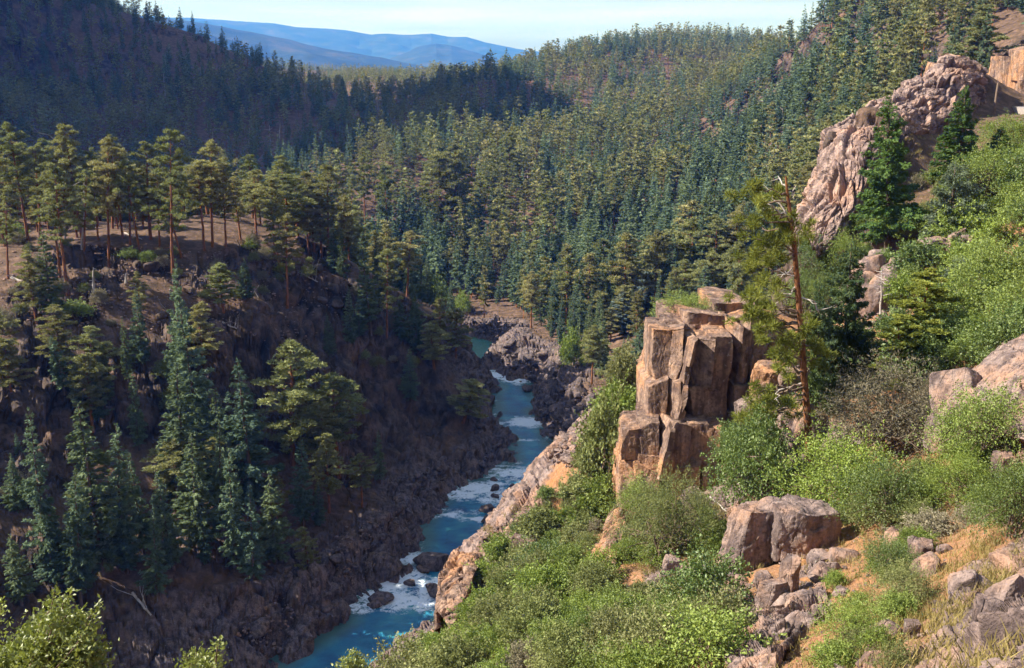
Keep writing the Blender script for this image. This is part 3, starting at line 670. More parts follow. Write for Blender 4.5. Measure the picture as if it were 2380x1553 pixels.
def mk_bush(mats, specs):
    out = []
    for s, n, kw in specs:
        g, tr = bush_parts(s, n, **kw); a, b = pv('bush%d' % s, g, tr, M_STEM, mats); out.append((('stems', a), ('leaves', b)))
    return out
OAK = Kind('oak_shrub', 'shrub', mk_bush(M_OAK, [(s, 5200, dict(nblob=30+s % 9, leaf=.17)) for s in range(60, 66)]), 2.4, 3., None)
OAKF = Kind('oak_shrub', 'shrub', mk_bush(M_OAK, [(s, 11000, dict(nblob=44, leaf=.115)) for s in range(70, 74)]+[(s, 5200, dict(nblob=52, leaf=.125)) for s in (74, 75)]), 2.4, 3., None)
SHRUB_T = Kind('shrub', 'shrub', mk_bush(M_GREYBUSH, [(s, 20000, dict(nblob=60, leaf=.075, twiggy=True)) for s in (80, 81)]), 2.4, 3., None)
print('library', time.time()-T0)

# ------------------------------------------------------------------ rocks
import bmesh
_ico = {}
def ico(sub):
    if sub not in _ico:
        bm = bmesh.new(); bmesh.ops.create_icosphere(bm, subdivisions=sub, radius=1)
        bm.verts.ensure_lookup_table(); V = np.array([v.co[:] for v in bm.verts]); F = np.array([[v.index for v in f.verts] for f in bm.faces]); bm.free(); _ico[sub] = (V, F)
    return _ico[sub]
def rock_arrays(seed, sub=4, cuts=13, boxy=0.0, rough=0.05, dims=(1, 1, 1), fine=3.0, square=False):
    """angular boulder: a sphere cut by planes, roughened. boxy > 0 makes upright joint faces first"""
    rng = np.random.default_rng(seed); V, F = ico(sub); V = V*1.75 if boxy else V*1.3
    pl = []
    if boxy:
        k = 4 if square else 4+rng.integers(0, 3); a0 = math.pi/4*0+rng.normal(0, .12) if square else rng.random()*6.28; jt = .025 if square else .05
        for i in range(k):
            a = a0+i*6.283/k+rng.normal(0, .12); pl.append((unit(np.array([math.cos(a), math.sin(a), rng.normal(0, jt)])), 0.92+rng.normal(0, .04)))
        pl.append((unit(np.array([rng.normal(0, .14), rng.normal(0, .14), 1.])), .95)); pl.append((np.array([0, 0, -1.]), 1.0))
        for i in range(3):
            a = a0+(i+.5)*1.571+rng.normal(0, .2); pl.append((unit(np.array([math.cos(a), math.sin(a), rng.normal(0, .15)])), 1.12+.06*rng.random()))
        for i in range(cuts): pl.append((unit(rng.normal(size=3)), 1.15+0.15*rng.random()))
    else:
        for i in range(cuts): pl.append((unit(rng.normal(size=3)), 0.72+0.3*rng.random()))
    for n_, d in pl:
        e = V@n_-d; V = V-np.outer(np.maximum(e, 0), n_)
    V = V*np.array(dims); nn = unit(V/np.array(dims)**2)
    m = float(min(np.mean(dims), 1.4*min(dims))); s = fine/m; w = np.array([seed*1.37 % 50, seed*2.11 % 50, 0])
    x, y, z = V[:, 0]+w[0], V[:, 1]+w[1], V[:, 2]
    dd = rough*m*(1.2*fbm(x*s*.6, y*s*.6, z*s*.6, 4, seed))
    if boxy or rough > .03: dd += rough*m*1.1*blocks(x, y, z*.6, 0.55*m, seed)/(0.55*m)
    if sub > 4: dd += rough*m*.55*blocks(x, y, z*.7, 0.2*m, seed+9)/(0.2*m)+.012*m*fbm(x*9/m, y*9/m, z*9/m, 3, seed)
    return V+nn*dd[:, None], F
def rock_mesh(name, seed, sub=4, cuts=13, boxy=0.0, rough=0.05, dims=(1, 1, 1), mat=None, fine=3.0):
    V, F = rock_arrays(seed, sub, cuts, boxy, rough, dims, fine); me = mesh_from(name, V, F, True)
    if mat: me.materials.append(mat)
    return me
def ground_z(x, y): return float(gz(np.array([x]), np.array([y]))[0])
# ------------------------------------------------------------------ rock outcrops on the camera side
def pillar(parent, seed, u0, u1, vt, vb, D, dep, mat=M_RO, name='rock_pillar', rough=0.05, cuts=2, rot=None, boxy=1.0, tilt=0.0, seg=95):
    """upright joint column: blocks stacked with open bedding cracks between them"""
    rng = np.random.default_rng(seed); k = D/(cp + (PH/2-(vt+vb)/2)/FP*sp); w = (u1-u0)/FP*k
    zt = at(0, vt, D)[2]; zb = at(0, vb, D)[2]; zc = (zt+zb)/2; n = max(1, int(round((vb-vt)/seg))); cutz = np.sort(np.concatenate([[zt, zb], zb+(zt-zb)*(np.arange(1, n)/n+rng.normal(0, .06, n-1))]))
    g = Geo(); a0 = rng.random()*.5-.25
    for i in range(n):
        hh = (cutz[i+1]-cutz[i])/2; V, F = rock_arrays(seed*7+i, 6 if n < 3 else 5, cuts, boxy, rough, (w/2*1.08*rng.uniform(.93, 1.07), dep/2*rng.uniform(.92, 1.08), hh*1.06), 2.2, square=True)
        c, s_ = math.cos(a0), math.sin(a0); V = np.stack([V[:, 0]*c-V[:, 1]*s_+rng.normal(0, .03)*w, V[:, 0]*s_+V[:, 1]*c+rng.normal(0, .12), V[:, 2]+(cutz[i]+cutz[i+1])/2-zc], 1); g.add(V, F)
    me = g.mesh('rock_block%d' % seed, True); me.materials.append(mat)
    o = bpy.data.objects.new(name, me); C.objects.link(o); xc = ((u0+u1)/2-PW/2)/FP*k; o.rotation_euler = (0, tilt, 0)
    if parent is not None:
        o.parent = parent; o.location = (xc-parent.location[0], D+dep/2-parent.location[1], zc-parent.location[2])
    else: o.location = (xc, D+dep/2, zc)
    return o
oc = add_thing('rock_outcrop', (21, 70, 45)); tag(oc, 'tall orange-tan cliff outcrop of upright joint blocks beside the foreground pine', 'rock outcrop')
OUT = [ # u0,u1,vtop,vbot,D,depth
 (1512,1556,772,1000,69.3,5),(1552,1600,778,1000,68.9,5),(1596,1650,796,1000,68.4,5),(1646,1700,784,1000,68.7,5),(1696,1738,768,985,69.4,5),(1732,1775,752,965,70.6,5),(1765,1806,790,950,72,4),
 (1500,1545,890,1010,68.6,5),(1590,1700,738,830,72,5),(1535,1612,742,800,72.5,5),(1660,1745,708,800,75,6),(1700,1775,735,820,73,5),
 (1442,1492,1000,1145,67.0,5),(1486,1540,985,1130,66.6,5),(1535,1592,992,1112,66.2,5),(1588,1640,986,1125,66.6,5),(1636,1694,990,1160,67.0,5),(1690,1745,985,1100,67.8,5),
 (1742,1792,925,1085,68.6,5),(1700,1752,1080,1170,66.8,4),(1775,1815,985,1080,68.2,4),(1440,1478,1080,1190,67.2,4),(1478,1530,1090,1180,66.2,3),(1560,1630,1085,1165,65.9,3),(1640,1700,1095,1190,66.0,3)]
for i, a in enumerate(OUT): pillar(oc, 300+i, *a, rot=None)
o2 = add_thing('slanting_slab', (20, 67, 45)); tag(o2, 'thin pale slanting rib of rock down the face of the tall outcrop', 'rock slab')
for i, a in enumerate([(1599,1613,790,850,67.9,1.6),(1589,1604,842,905,67.8,1.6),(1579,1594,897,955,67.7,1.6),(1569,1585,947,1004,67.6,1.6),(1550,1566,1000,1062,65.6,1.4),(1537,1554,1054,1118,65.4,1.4)]):
    pillar(o2, 340+i, *a, name='slab_piece', tilt=R(10), rough=.03)
def boulder(u, vb, wpx, hpx, label, cat='boulder', group=None, seed=None, mat=M_RN, D=None, dep=None, boxy=0, cuts=13, name='boulder', rough=.05, sub=5, tilt=0, sink=.12):
    """boulder whose foot is seen at pixel u, vb"""
    if D is None:
        p = hit(u, vb)
        if p is None: return None
        D = p[1]
    w = wpx/FP*D*1.05; x, y, zb = at(u, vb, D); zt = at(u, vb-hpx, D)[2]; h = zt-zb
    dep = dep or w*.8; seed = seed or int(u*7+vb)
    if boxy and rough == .05: rough = .085
    if wpx > 85: sub = 6
    me = rock_mesh('rock%d' % seed, seed, sub, cuts, boxy, rough, (w/2, dep/2, h/2*(1+sink)), mat)
    o = bpy.data.objects.new(name, me); C.objects.link(o); o.location = (x, y+dep*.35, zb+h/2*(1-sink)); o.rotation_euler = (0, tilt, 0 if boxy else seed % 6)
    if not boxy: o.rotation_euler = (0, tilt, 0)
    tag(o, label, cat, group); return o
#B
boulder(1750,1322,125,135,'big grey leaning boulder split off beside the perched block, below the pine', boxy=1, cuts=4, seed=401, tilt=R(14))
boulder(1872,1292,165,100,'wide pale grey flat-topped rock with an orange lichen spot beside the leaning boulder', boxy=1, cuts=6, seed=402, D=None)
boulder(1798,1216,62,48,'angular pinkish block perched on top of the leaning grey boulder', seed=403, D=47.5, cuts=9, sink=0)
boulder(1722,1298,40,75,'narrow dark flake of rock left of the leaning boulder', boxy=1, cuts=4, seed=404, tilt=R(10))
boulder(1778,1374,44,38,'small pyramid-shaped tan boulder alone on the dry ledge', seed=405, cuts=8)
boulder(1800,1420,70,60,'grey stepped rock right of the pyramid boulder', boxy=1, seed=409)
boulder(1835,1385,50,70,'pale grey upright stone between two ledge rocks', boxy=1, seed=412)
boulder(1558,1360,42,60,'pointed thin stone standing above the ledge rocks', boxy=1, seed=413, tilt=R(12))
boulder(1445,1262,48,70,'orange block above the tall fin of rock', boxy=1, seed=415, mat=M_RO, tilt=R(10))
boulder(1452,1180,50,55,'dark round-shouldered block at the foot of the outcrop', boxy=1, seed=416, mat=M_RN)
boulder(1225,1290,70,40,'dark broken ledge below the craggy ribs', boxy=1, seed=421, rough=.09)
boulder(2222,985,110,115,'rounded tan rock against the left end of the mauve dome', seed=423, cuts=10, D=52, rough=.03)
boulder(2205,1045,85,75,'blocky pinkish rock under the mauve dome', seed=424, boxy=1, D=51)
boulder(1882,1052,80,90,'round grey boulder just behind the pine trunk', seed=425, cuts=10, D=60, rough=.02)
boulder(1850,905,60,50,'pale angular boulder left of the pine trunk', seed=426, cuts=9, D=62)
boulder(1790,935,90,80,'jagged tan crag between outcrop and pine trunk', seed=427, boxy=1, D=64, mat=M_RO, rough=.1)
boulder(1755,985,80,60,'tilted mauve slab at the foot of the jagged crag', seed=428, D=63.5)
boulder(2170,612,60,55,'grey blocky cliff step left of the pillar rocks among oaks', boxy=1, seed=429)
boulder(2222,606,36,66,'squat grey rock pillar among the oaks', boxy=1, seed=430)
boulder(2255,602,40,55,'short grey rock pillar right of the squat pillar', boxy=1, seed=431)
for i, (u, v, w, h) in enumerate([(2035,640,55,45),(2075,655,50,40),(2020,680,50,40),(2062,700,60,55),(2030,735,70,65),(2052,610,45,30),(2090,630,35,30),(2000,655,35,30)]):
    boulder(u, v, w, h, ['pale broken rock high in the rubble chute', 'grey block right in the rubble chute','tan slab at mid height of the rubble chute','upright block below the broken rocks','dark brown block at the chute foot','flat grey stone atop the rubble chute','small stone at the chute right rim','small stone at the chute left rim'][i], seed=440+i, cuts=9, sub=4)
boulder(2050,1205,60,40,'small grey rock hidden among the oak stems', seed=450)
for i, (u, v, w, h) in enumerate([(2080,1290,60,60),(2145,1300,64,34),(2200,1290,34,20),(2330,1120,50,60),(2240,1395,70,60),(2300,1480,80,70),(2350,1440,90,80),(2180,1240,50,26),(2000,1500,60,50),(2120,1480,40,30)]):
    boulder(u, v, w, h, ['dark fractured rock under the oak', 'grey craggy stone on the orange slope','pale flat stone on the orange slope','rounded stone among oaks by the right edge','pale pitted rock low on the right slope','pinkish rock beside the bottom-right scree','broad weathered rock at the right edge above the scree','small pale rocks pair on the orange slope','grey rock beneath the bottom oak','little tan stone in dry grass'][i], seed=460+i, boxy=i % 2, sub=4)
# draped cliffs: a crest line, a foot line, and a back that drops away behind the crest
def drape(name, parent, crest, foot, mat, label=None, cat=None, grain=None, back=8., bulge=1.5, amp=.5, size=2.5, seed=1, nu=220, nv=110, dirn=(1, 1, .6), drop=10.):
    A_ = np.array([at(u, v, D) for u, v, D in crest]); B_ = np.array([at(u, v, D) for u, v, D in foot])
    def rs_(A, m):
        L = np.concatenate([[0], np.cumsum(np.linalg.norm(np.diff(A, axis=0), axis=1))]); t = np.linspace(0, L[-1], m); Q = np.stack([np.interp(t, L, A[:, k]) for k in range(3)], 1)
        K = max(1, m//60); ker = np.hanning(2*K+3); ker /= ker.sum(); Qp = np.pad(Q, ((K+1, K+1), (0, 0)), 'edge'); return np.stack([np.convolve(Qp[:, k], ker, 'valid') for k in range(3)], 1)
    Cc, Ft = rs_(A_, nu), rs_(B_, nu); t = np.linspace(-.45, 1, nv)[:, None, None]; tp = np.clip(t, 0, 1)
    P = Cc[None]*(1-tp)+Ft[None]*tp
    away = Cc-np.array([0, 0, EYE]); away[:, 2] = 0; away = unit(away)
    tn = np.clip(-t/.45, 0, 1); P = P+away[None]*(np.sqrt(tn)*back)-np.array([0, 0, 1.])*(tn**1.6*drop)
    P = P-away[None]*(np.sin(tp*math.pi)**.8*bulge)+np.array([0, 0, 1.])*(np.sin(tp*math.pi)*bulge*.5)
    du = np.gradient(P, axis=1); dv = np.gradient(P, axis=0); nn = unit(np.cross(dv, du)); c = P.mean((0, 1)); 
    ap = smooth(.90, 1.0, t); P = P+away[None]*(ap*2.5*bulge)-np.array([0, 0, 1.])*(ap**2*drop*.35)
    if (nn[nv//2]*(np.array([0, 0, EYE])-P[nv//2])).sum(-1).mean() < 0: nn = -nn
    x, y, z = P[..., 0], P[..., 1], P[..., 2]
    wx = x+.35*size*fbm(x/size, y/size, z/size, 2, seed); wz = z+.35*size*fbm(x/size, y/size, z/size, 2, seed+3)
    if grain:
        S_ = np.broadcast_to(np.linspace(0, np.linalg.norm(np.diff(Cc, axis=0), axis=1).sum(), nu)[None], x.shape); T_ = np.broadcast_to(t[..., 0]*np.linalg.norm(Cc-Ft, axis=1).mean(), x.shape)
        wx = S_*grain[0]+.5*fbm(x/6, y/6, z/6, 3, seed)*size*.5; wz = T_*grain[1]+.5*fbm(x/5, y/5, z/5, 3, seed+3)*size; y = y*.3
    d = blocks(wx*dirn[0], y*dirn[1], wz*dirn[2], size, seed)*amp+blocks(wx*dirn[0], y*dirn[1], wz*dirn[2], size*.36, seed+1)*amp*.9+blocks(x, y, z, size*.14, seed+2)*amp*.6+fbm(x/4, y/4, z/4, 4, seed)*size*.14
    P = P+nn*(d*(1-.8*smooth(.9, 1, np.broadcast_to(tp[..., 0], d.shape))))[..., None]
    idx = np.arange(nu*nv).reshape(nv, nu); F = np.stack([idx[:-1, :-1], idx[:-1, 1:], idx[1:, 1:], idx[1:, :-1]], -1).reshape(-1, 4)
    o_ = np.array(parent.location) if parent is not None else c*[1, 1, 1]
    me = mesh_from(name, P.reshape(-1, 3)-o_, F, False); me.materials.append(mat)
    o = bpy.data.objects.new(name, me); C.objects.link(o)
    if parent is not None: o.parent = parent
    else: o.location = o_; tag(o, label, cat)
    return o
def cliff_line():
    drape('cliff_face', cut, [(1853,545,115),(1852,500,117),(1862,468,119),(1880,436,122),(1893,398,125),(1902,360,127),(1912,330,129),(1936,304,131),(1962,288,134),(1992,260,137),(2040,228,141),(2090,204,144),(2135,179,147),(2182,150,150),(2230,135,153),(2266,142,155),(2288,168,154)],
          [(1900,610,107),(1965,570,108),(1990,520,110),(2010,470,112),(2030,420,114),(2040,380,116),(2060,350,118),(2080,335,121),(2100,325,125),(2140,320,128),(2180,315,131),(2215,300,136),(2250,285,140),(2280,262,146),(2300,250,150)], M_RC, grain=(.55, 1.3), back=9, bulge=2.2, amp=.44, size=2.6, seed=510, nu=420, nv=200, dirn=(1, 1, 1), drop=22)
drape('rock_bluff', None, [(1018,1412,63),(1022,1370,66),(1028,1330,69),(1040,1300,71),(1062,1280,72),(1085,1272,73),(1105,1262,76)],[(1050,1470,57),(1075,1420,60),(1090,1390,62),(1100,1360,64),(1110,1330,67),(1120,1310,69),(1128,1290,72)], M_RO, 'orange-pink cliff bluff standing over the river rapids', 'cliff', back=3, bulge=1.2, amp=.35, size=1.6, seed=520, drop=14)
drape('craggy_rib', None, [(1285,1250,82),(1275,1200,88),(1290,1160,95),(1310,1125,102),(1325,1090,110),(1345,1050,120)],[(1330,1265,76),(1325,1210,83),(1340,1165,90),(1360,1120,98),(1375,1085,106),(1385,1050,116)], M_RN, 'grey craggy rib along the slope edge above the river', 'cliff', back=3, bulge=1.2, amp=.5, size=1.8, seed=530, drop=12)
drape('rock_fin', None, [(1376,1345,56),(1384,1290,58),(1402,1235,60),(1418,1190,62),(1440,1160,64)],[(1430,1350,53),(1440,1290,55),(1452,1245,57),(1462,1210,59),(1470,1175,61)], M_RO, 'tall orange fin of rock low on the brushy slope', 'rock', back=1.2, bulge=.8, amp=.32, size=1.3, seed=540, drop=6)
def ondrape(pts, dz=0.): return [(u, v, (hit(u, v+dz) or (0, 40))[1]) for u, v in pts]
drape('rock_ledge', None, ondrape([(1498,1425),(1530,1388),(1590,1348),(1650,1335),(1700,1350),(1750,1378)]), ondrape([(1530,1470),(1570,1450),(1620,1440),(1680,1470),(1740,1500),(1770,1520)]), M_RN, 'long tan and grey ledge stepping down left below the leaning boulder', 'rock', back=1.5, bulge=.7, amp=.55, size=1.1, seed=560, drop=1.5, dirn=(1.2, 1.2, .6))
drape('rock_ledge', None, ondrape([(1690,1395),(1730,1384),(1775,1392),(1810,1372),(1850,1330),(1890,1322),(1918,1345)]), ondrape([(1690,1590),(1740,1600),(1800,1590),(1840,1530),(1870,1480),(1900,1460),(1930,1440)]), M_RN, 'dark fractured cliff ledge of upright blocks at the bottom of the photo', 'rock', back=1.5, bulge=1.0, amp=.45, size=1.3, seed=561, drop=1.5, dirn=(1.3, 1.3, .5), nu=320, nv=200)
drape('rock_ledge', None, ondrape([(2055,1245),(2090,1232),(2130,1240),(2165,1252)]), ondrape([(2060,1300),(2095,1320),(2135,1322),(2170,1310)]), M_RN, 'small dark broken ledge under the right-hand oaks', 'rock', back=1, bulge=.4, amp=.7, size=.7, seed=562, drop=1)
drape('rock_ledge', None, ondrape([(2170,1420),(2230,1370),(2300,1390),(2400,1370)]), ondrape([(2190,1500),(2250,1510),(2320,1500),(2400,1480)]), M_RN, 'broad pale weathered ledge near the bottom right corner', 'rock', back=1, bulge=.4, amp=.6, size=.9, seed=563, drop=1)
drape('rock_ledge', None, ondrape([(1700,1240),(1690,1180),(1720,1130),(1760,1110)]), ondrape([(1740,1290),(1760,1240),(1790,1200),(1800,1150)]), M_RN, 'grey crag between the outcrop and the leaning boulder', 'rock', back=2, bulge=.7, amp=.6, size=1.2, seed=564, drop=2)
drape('rock_dome', None, [(2178,960,52.5),(2190,915,53),(2225,880,53.5),(2262,868,53.5),(2290,840,54),(2330,800,54.5),(2370,782,54.5),(2440,765,54.5),(2560,770,54.5)],[(2200,1035,52.3),(2230,1035,51.3),(2270,1030,49.3),(2310,1030,48.3),(2360,1050,45.3),(2430,1070,43.8),(2520,1090,41.8)], M_RN, 'huge smooth mauve dome rock at the right edge', 'rock', back=6, bulge=1.4, amp=.13, size=2.6, seed=550, drop=7)
# rib and wall of the railway cut
cut = add_thing('cliff_rib', (66, 150, 70)); tag(cut, 'steep bare pinkish rock rib with the dark railway cut behind its crest', 'cliff')
cliff_line()
for i, a in enumerate([(2225,2290,140,262,150,12),(2195,2250,155,270,149,10)]):
    pillar(cut, 520+i, *a, mat=M_RO, name='cliff_block', rough=.05, cuts=6, tilt=R(6))
cw = add_thing('cut_wall', (80, 165, 70)); tag(cw, 'orange sunlit rock wall on the right side of the railway cut', 'cliff')
for i, a in enumerate([(2322,2365,178,262,168,9),(2350,2400,140,262,164,9),(2385,2450,110,265,160,10),(2330,2352,210,262,162,4)]):
    pillar(cw, 530+i, *a, mat=M_RO, name='wall_block', rough=.06, cuts=5, tilt=R(-4))
# railway
def ribbon(path, wd, thick, z0):
    path = np.array(path, float); tg = unit(np.gradient(path, axis=0)); s = np.stack([tg[:, 1], -tg[:, 0], 0*tg[:, 0]], 1)
    P = np.stack([path-s*wd/2, path+s*wd/2], 1); P[..., 2] += z0; Q = P.copy(); Q[..., 2] += thick
    V = np.concatenate([P.reshape(-1, 3), Q.reshape(-1, 3)]); n_ = len(path); o = 2*n_; F = []
    for i in range(n_-1):
        a, b, c, d = 2*i, 2*i+1, 2*i+3, 2*i+2
        F += [(a+o, b+o, c+o, d+o), (a, a+o, d+o, d), (b, c, c+o, b+o)]
    return V, np.array(F)
def rail_path():
    kp = np.array([(84,190),(79.5,165),(76.5,150),(74.5,138),(73.5,124),(74,108),(77,90),(82,70)]); zz = [68.6,68.9,68.9,68.6,68.5,68.6,69,69.5]
    t = np.linspace(0, len(kp)-1, 40); return np.stack([np.interp(t, range(8), kp[:, 0]), np.interp(t, range(8), kp[:, 1]), np.interp(t, range(8), zz)], 1)
rp = rail_path(); rw = add_thing('railway_track', tuple(rp[12])); tag(rw, 'single railway track on a grey gravel bed running into the rock cut', 'railway')
mg, t_, b_ = new_mat('gravel_bed', .95); n_ = noise(t_, N(t_, 'ShaderNodeNewGeometry').outputs['Position'], 4, 6, .8).outputs[0]; t_.links.new(ramp(t_, n_, [(.3, (.16,.13,.12)), (.7, (.42,.37,.35))]), b_.inputs['Base Color'])
ms, t_, b_ = new_mat('rail_steel', .4, .5); b_.inputs['Base Color'].default_value = (.2,.15,.12,1); b_.inputs['Metallic'].default_value = .6
def rel(V, o): return V-np.array(o.location)
V, F = ribbon(rp, 5.0, 1.4, -1.2); o = link('ballast', mesh_from('ballast', rel(V, rw), F), mg, rw)
for sgn in (-1, 1):
    tg = unit(np.gradient(rp, axis=0)); off = rp+np.stack([tg[:, 1], -tg[:, 0], 0*tg[:, 0]], 1)*sgn*.46
    V, F = ribbon(off, .09, .16, .34); link('rail', mesh_from('rail', rel(V, rw), F), ms, rw)
g = Geo()
for i in range(0, 120):
    k = i/119*39; a = int(min(k, 38)); p = rp[a]+(rp[a+1]-rp[a])*(k-a); tg = unit(rp[a+1]-rp[a]); s = np.array([tg[1], -tg[0], 0])
    V, F = ribbon(np.stack([p-s*1.1, p+s*1.1]), .22, .12, .22); g.add(V, F)
link('sleepers', g.mesh('sleepers'), M_STEM, rw)
p0 = hit(2310, 268) or (78, 150, 68); D = p0[1]; p1 = at(2313, 193, D)
g = Geo(); V, F = tube([(0,0,-1),(0,0,3),(.04,0,p1[2]-p0[2])], [.2,.17,.13], 8); g.add(V, F)
o = add_thing('utility_pole', p0); tag(o, 'bare wooden pole beside the track at the dark mouth of the railway cut', 'pole'); link('pole_shaft', g.mesh('pole', True), M_STEM, o)

# ------------------------------------------------------------------ foreground ponderosa
def hero_pine():
    D = 58.0; rng = np.random.default_rng(7)
    base = at(1880, 1065, D); gb = ground_z(base[0], base[1]); o = add_thing('ponderosa_pine', (base[0], base[1], base[2])); O = np.array(base)
    tag(o, 'tall foreground ponderosa with orange trunk, broken dead top and open yellow-green crown', 'pine tree')
    tp = np.array([at(u, v, D) for u, v in [(1884,1110),(1881,1040),(1876,960),(1868,865),(1863,781),(1856,696),(1849,610),(1843,540),(1836,497),(1830,450),(1826,409)]])-O
    tr = [.34,.26,.22,.205,.19,.18,.16,.14,.12,.09,.05]
    g = Geo(); V, F = tube(tp, tr, 12); g.add(V, F); link('trunk', g.mesh('hero_trunk', True), M_BARKH, o)
    CLU = [(1735,452),(1765,436),(1745,510),(1785,480),(1806,456),(1833,520),(1752,521),(1812,521),(1856,521),(1758,555),(1822,565),(1765,588),(1752,610),(1806,585),(1785,622),(1812,659),(1779,673),
           (1738,713),(1765,727),(1795,740),(1765,764),(1826,720),(1812,767),(1785,791),(1833,798),(1873,774),(1890,798),(1880,747),(1819,832),(1839,848),(1863,828),(1907,825),(1826,862),(1788,700),(1850,560),(1800,545),
           (1775,906),(1765,930),(1799,940),(1833,930),(1740,952),(1853,946),(1812,956),(1720,960),(1780,965),(1845,800),(1890,840),(1800,810),(1772,745),(1730,690),(1745,735)]
    br = Geo(); bd = Geo(); P = []; 
    tv = np.array([v for u, v in [(1881,1040),(1876,960),(1868,865),(1863,781),(1856,696),(1849,610),(1843,540),(1836,497),(1830,450)]])
    for i, (u, v) in enumerate(CLU):
        dd = rng.normal(0, 1.5); c = np.array(at(u, v, D+dd))-O
        vt = v+(18 if v < 880 else -18)+rng.normal(0, 10)
        zt = at(u, vt, D)[2]-O[2]; a = np.array([np.interp(zt, tp[:, 2], tp[:, 0]), np.interp(zt, tp[:, 2], tp[:, 1]), zt])
        q, r = limb(rng, a, c, .075, .02, .07, 8, -.03); V, F = tube(q, r, 5); br.add(V, F)
        for j in range(4): P.append((*(c+rng.normal(0, 1, 3)*np.array([.42, .5, .2])), .24+.12*rng.random()))
    for a, b in [((1834,505),(1775,430)),((1834,508),(1765,452)),((1832,470),(1850,432)),((1829,440),(1808,409)),((1836,540),(1858,548)),((1860,640),(1806,640)),((1852,665),(1790,715)),((1858,690),(1890,700)),((1890,700),(1905,730)),((1868,890),(1820,905)),((1820,905),(1790,935)),((1845,620),(1815,645))]:
        bd = Geo(); q, r = limb(rng, np.array(at(*a, D))-O, np.array(at(*b, D+rng.normal(0, .5)))-O, .065, .018, .09, 7); V, F = tube(q, r, 5); bd.add(V, F)
        q2, r2 = limb(rng, q[4], q[4]+rng.normal(0, .5, 3), .03, .01, .1, 4); V, F = tube(q2, r2, 4); bd.add(V, F); link('dead_branch', bd.mesh('hero_dead_branch', True), M_DEAD, o)
    link('branches', br.mesh('hero_branches', True), M_STEM, o)
    P = np.array(P); n = 23000; i = rng.integers(0, len(P), n); d = unit(rng.normal(size=(n, 3)))
    Cn = P[i, :3]+d*P[i, 3:4]*(0.15+.85*rng.random((n, 1)))*np.array([1, 1, .8]); Dn = d+rng.normal(0, .3, (n, 3)); Dn[:, 2] += .35
    V, F, T = tris(rng, Cn, Dn, .26+.12*rng.random(n), .045+.02*rng.random(n), np.clip(h1(i, i*0, i*0, 3)*.5+.25+rng.normal(0, .14, n), 0, 1))
    me = mesh_from('hero_needles', V, F, False, T); link('needles', me, M_HEROPINE, o)
hero_pine()
print('heroes', time.time()-T0)

# ------------------------------------------------------------------ placed trees
rs = random.Random(5)
COUNT = {'pine': 0, 'fir': 0}
def put(kindname, ut, vt, ub, vb, wpx=None, D=None, label=None, group=None, v=None, near=True, kind=None, mats=None, name=None):
    if D is None:
        p = hit(ub, vb, 30)
        if p is None: print('miss', ut, vt); return None
    else:
        x = at(ub, vt, D)[0]; p = (x, D, ground_z(x, D))
    top = at(ut, vt, p[1]); H = top[2]-p[2]
    if H < .8: print('low', ut, vt, H); return None
    K = kind or {'pine': PINE_N, 'fir': FIR_N}[kindname]
    k = p[1]/FP; W_ = None if wpx is None else wpx*k
    if W_ is None: W_ = H*(0.34 if kindname == 'pine' else .28)*rs.uniform(.85, 1.15)
    if kindname in COUNT: COUNT[kindname] += 1
    return K.place((p[0], p[1], p[2]-.1), H, W_, label, group, v, rng=rs, mats=mats, name=name, tilt=(0, math.atan2(top[0]-p[0], H)))
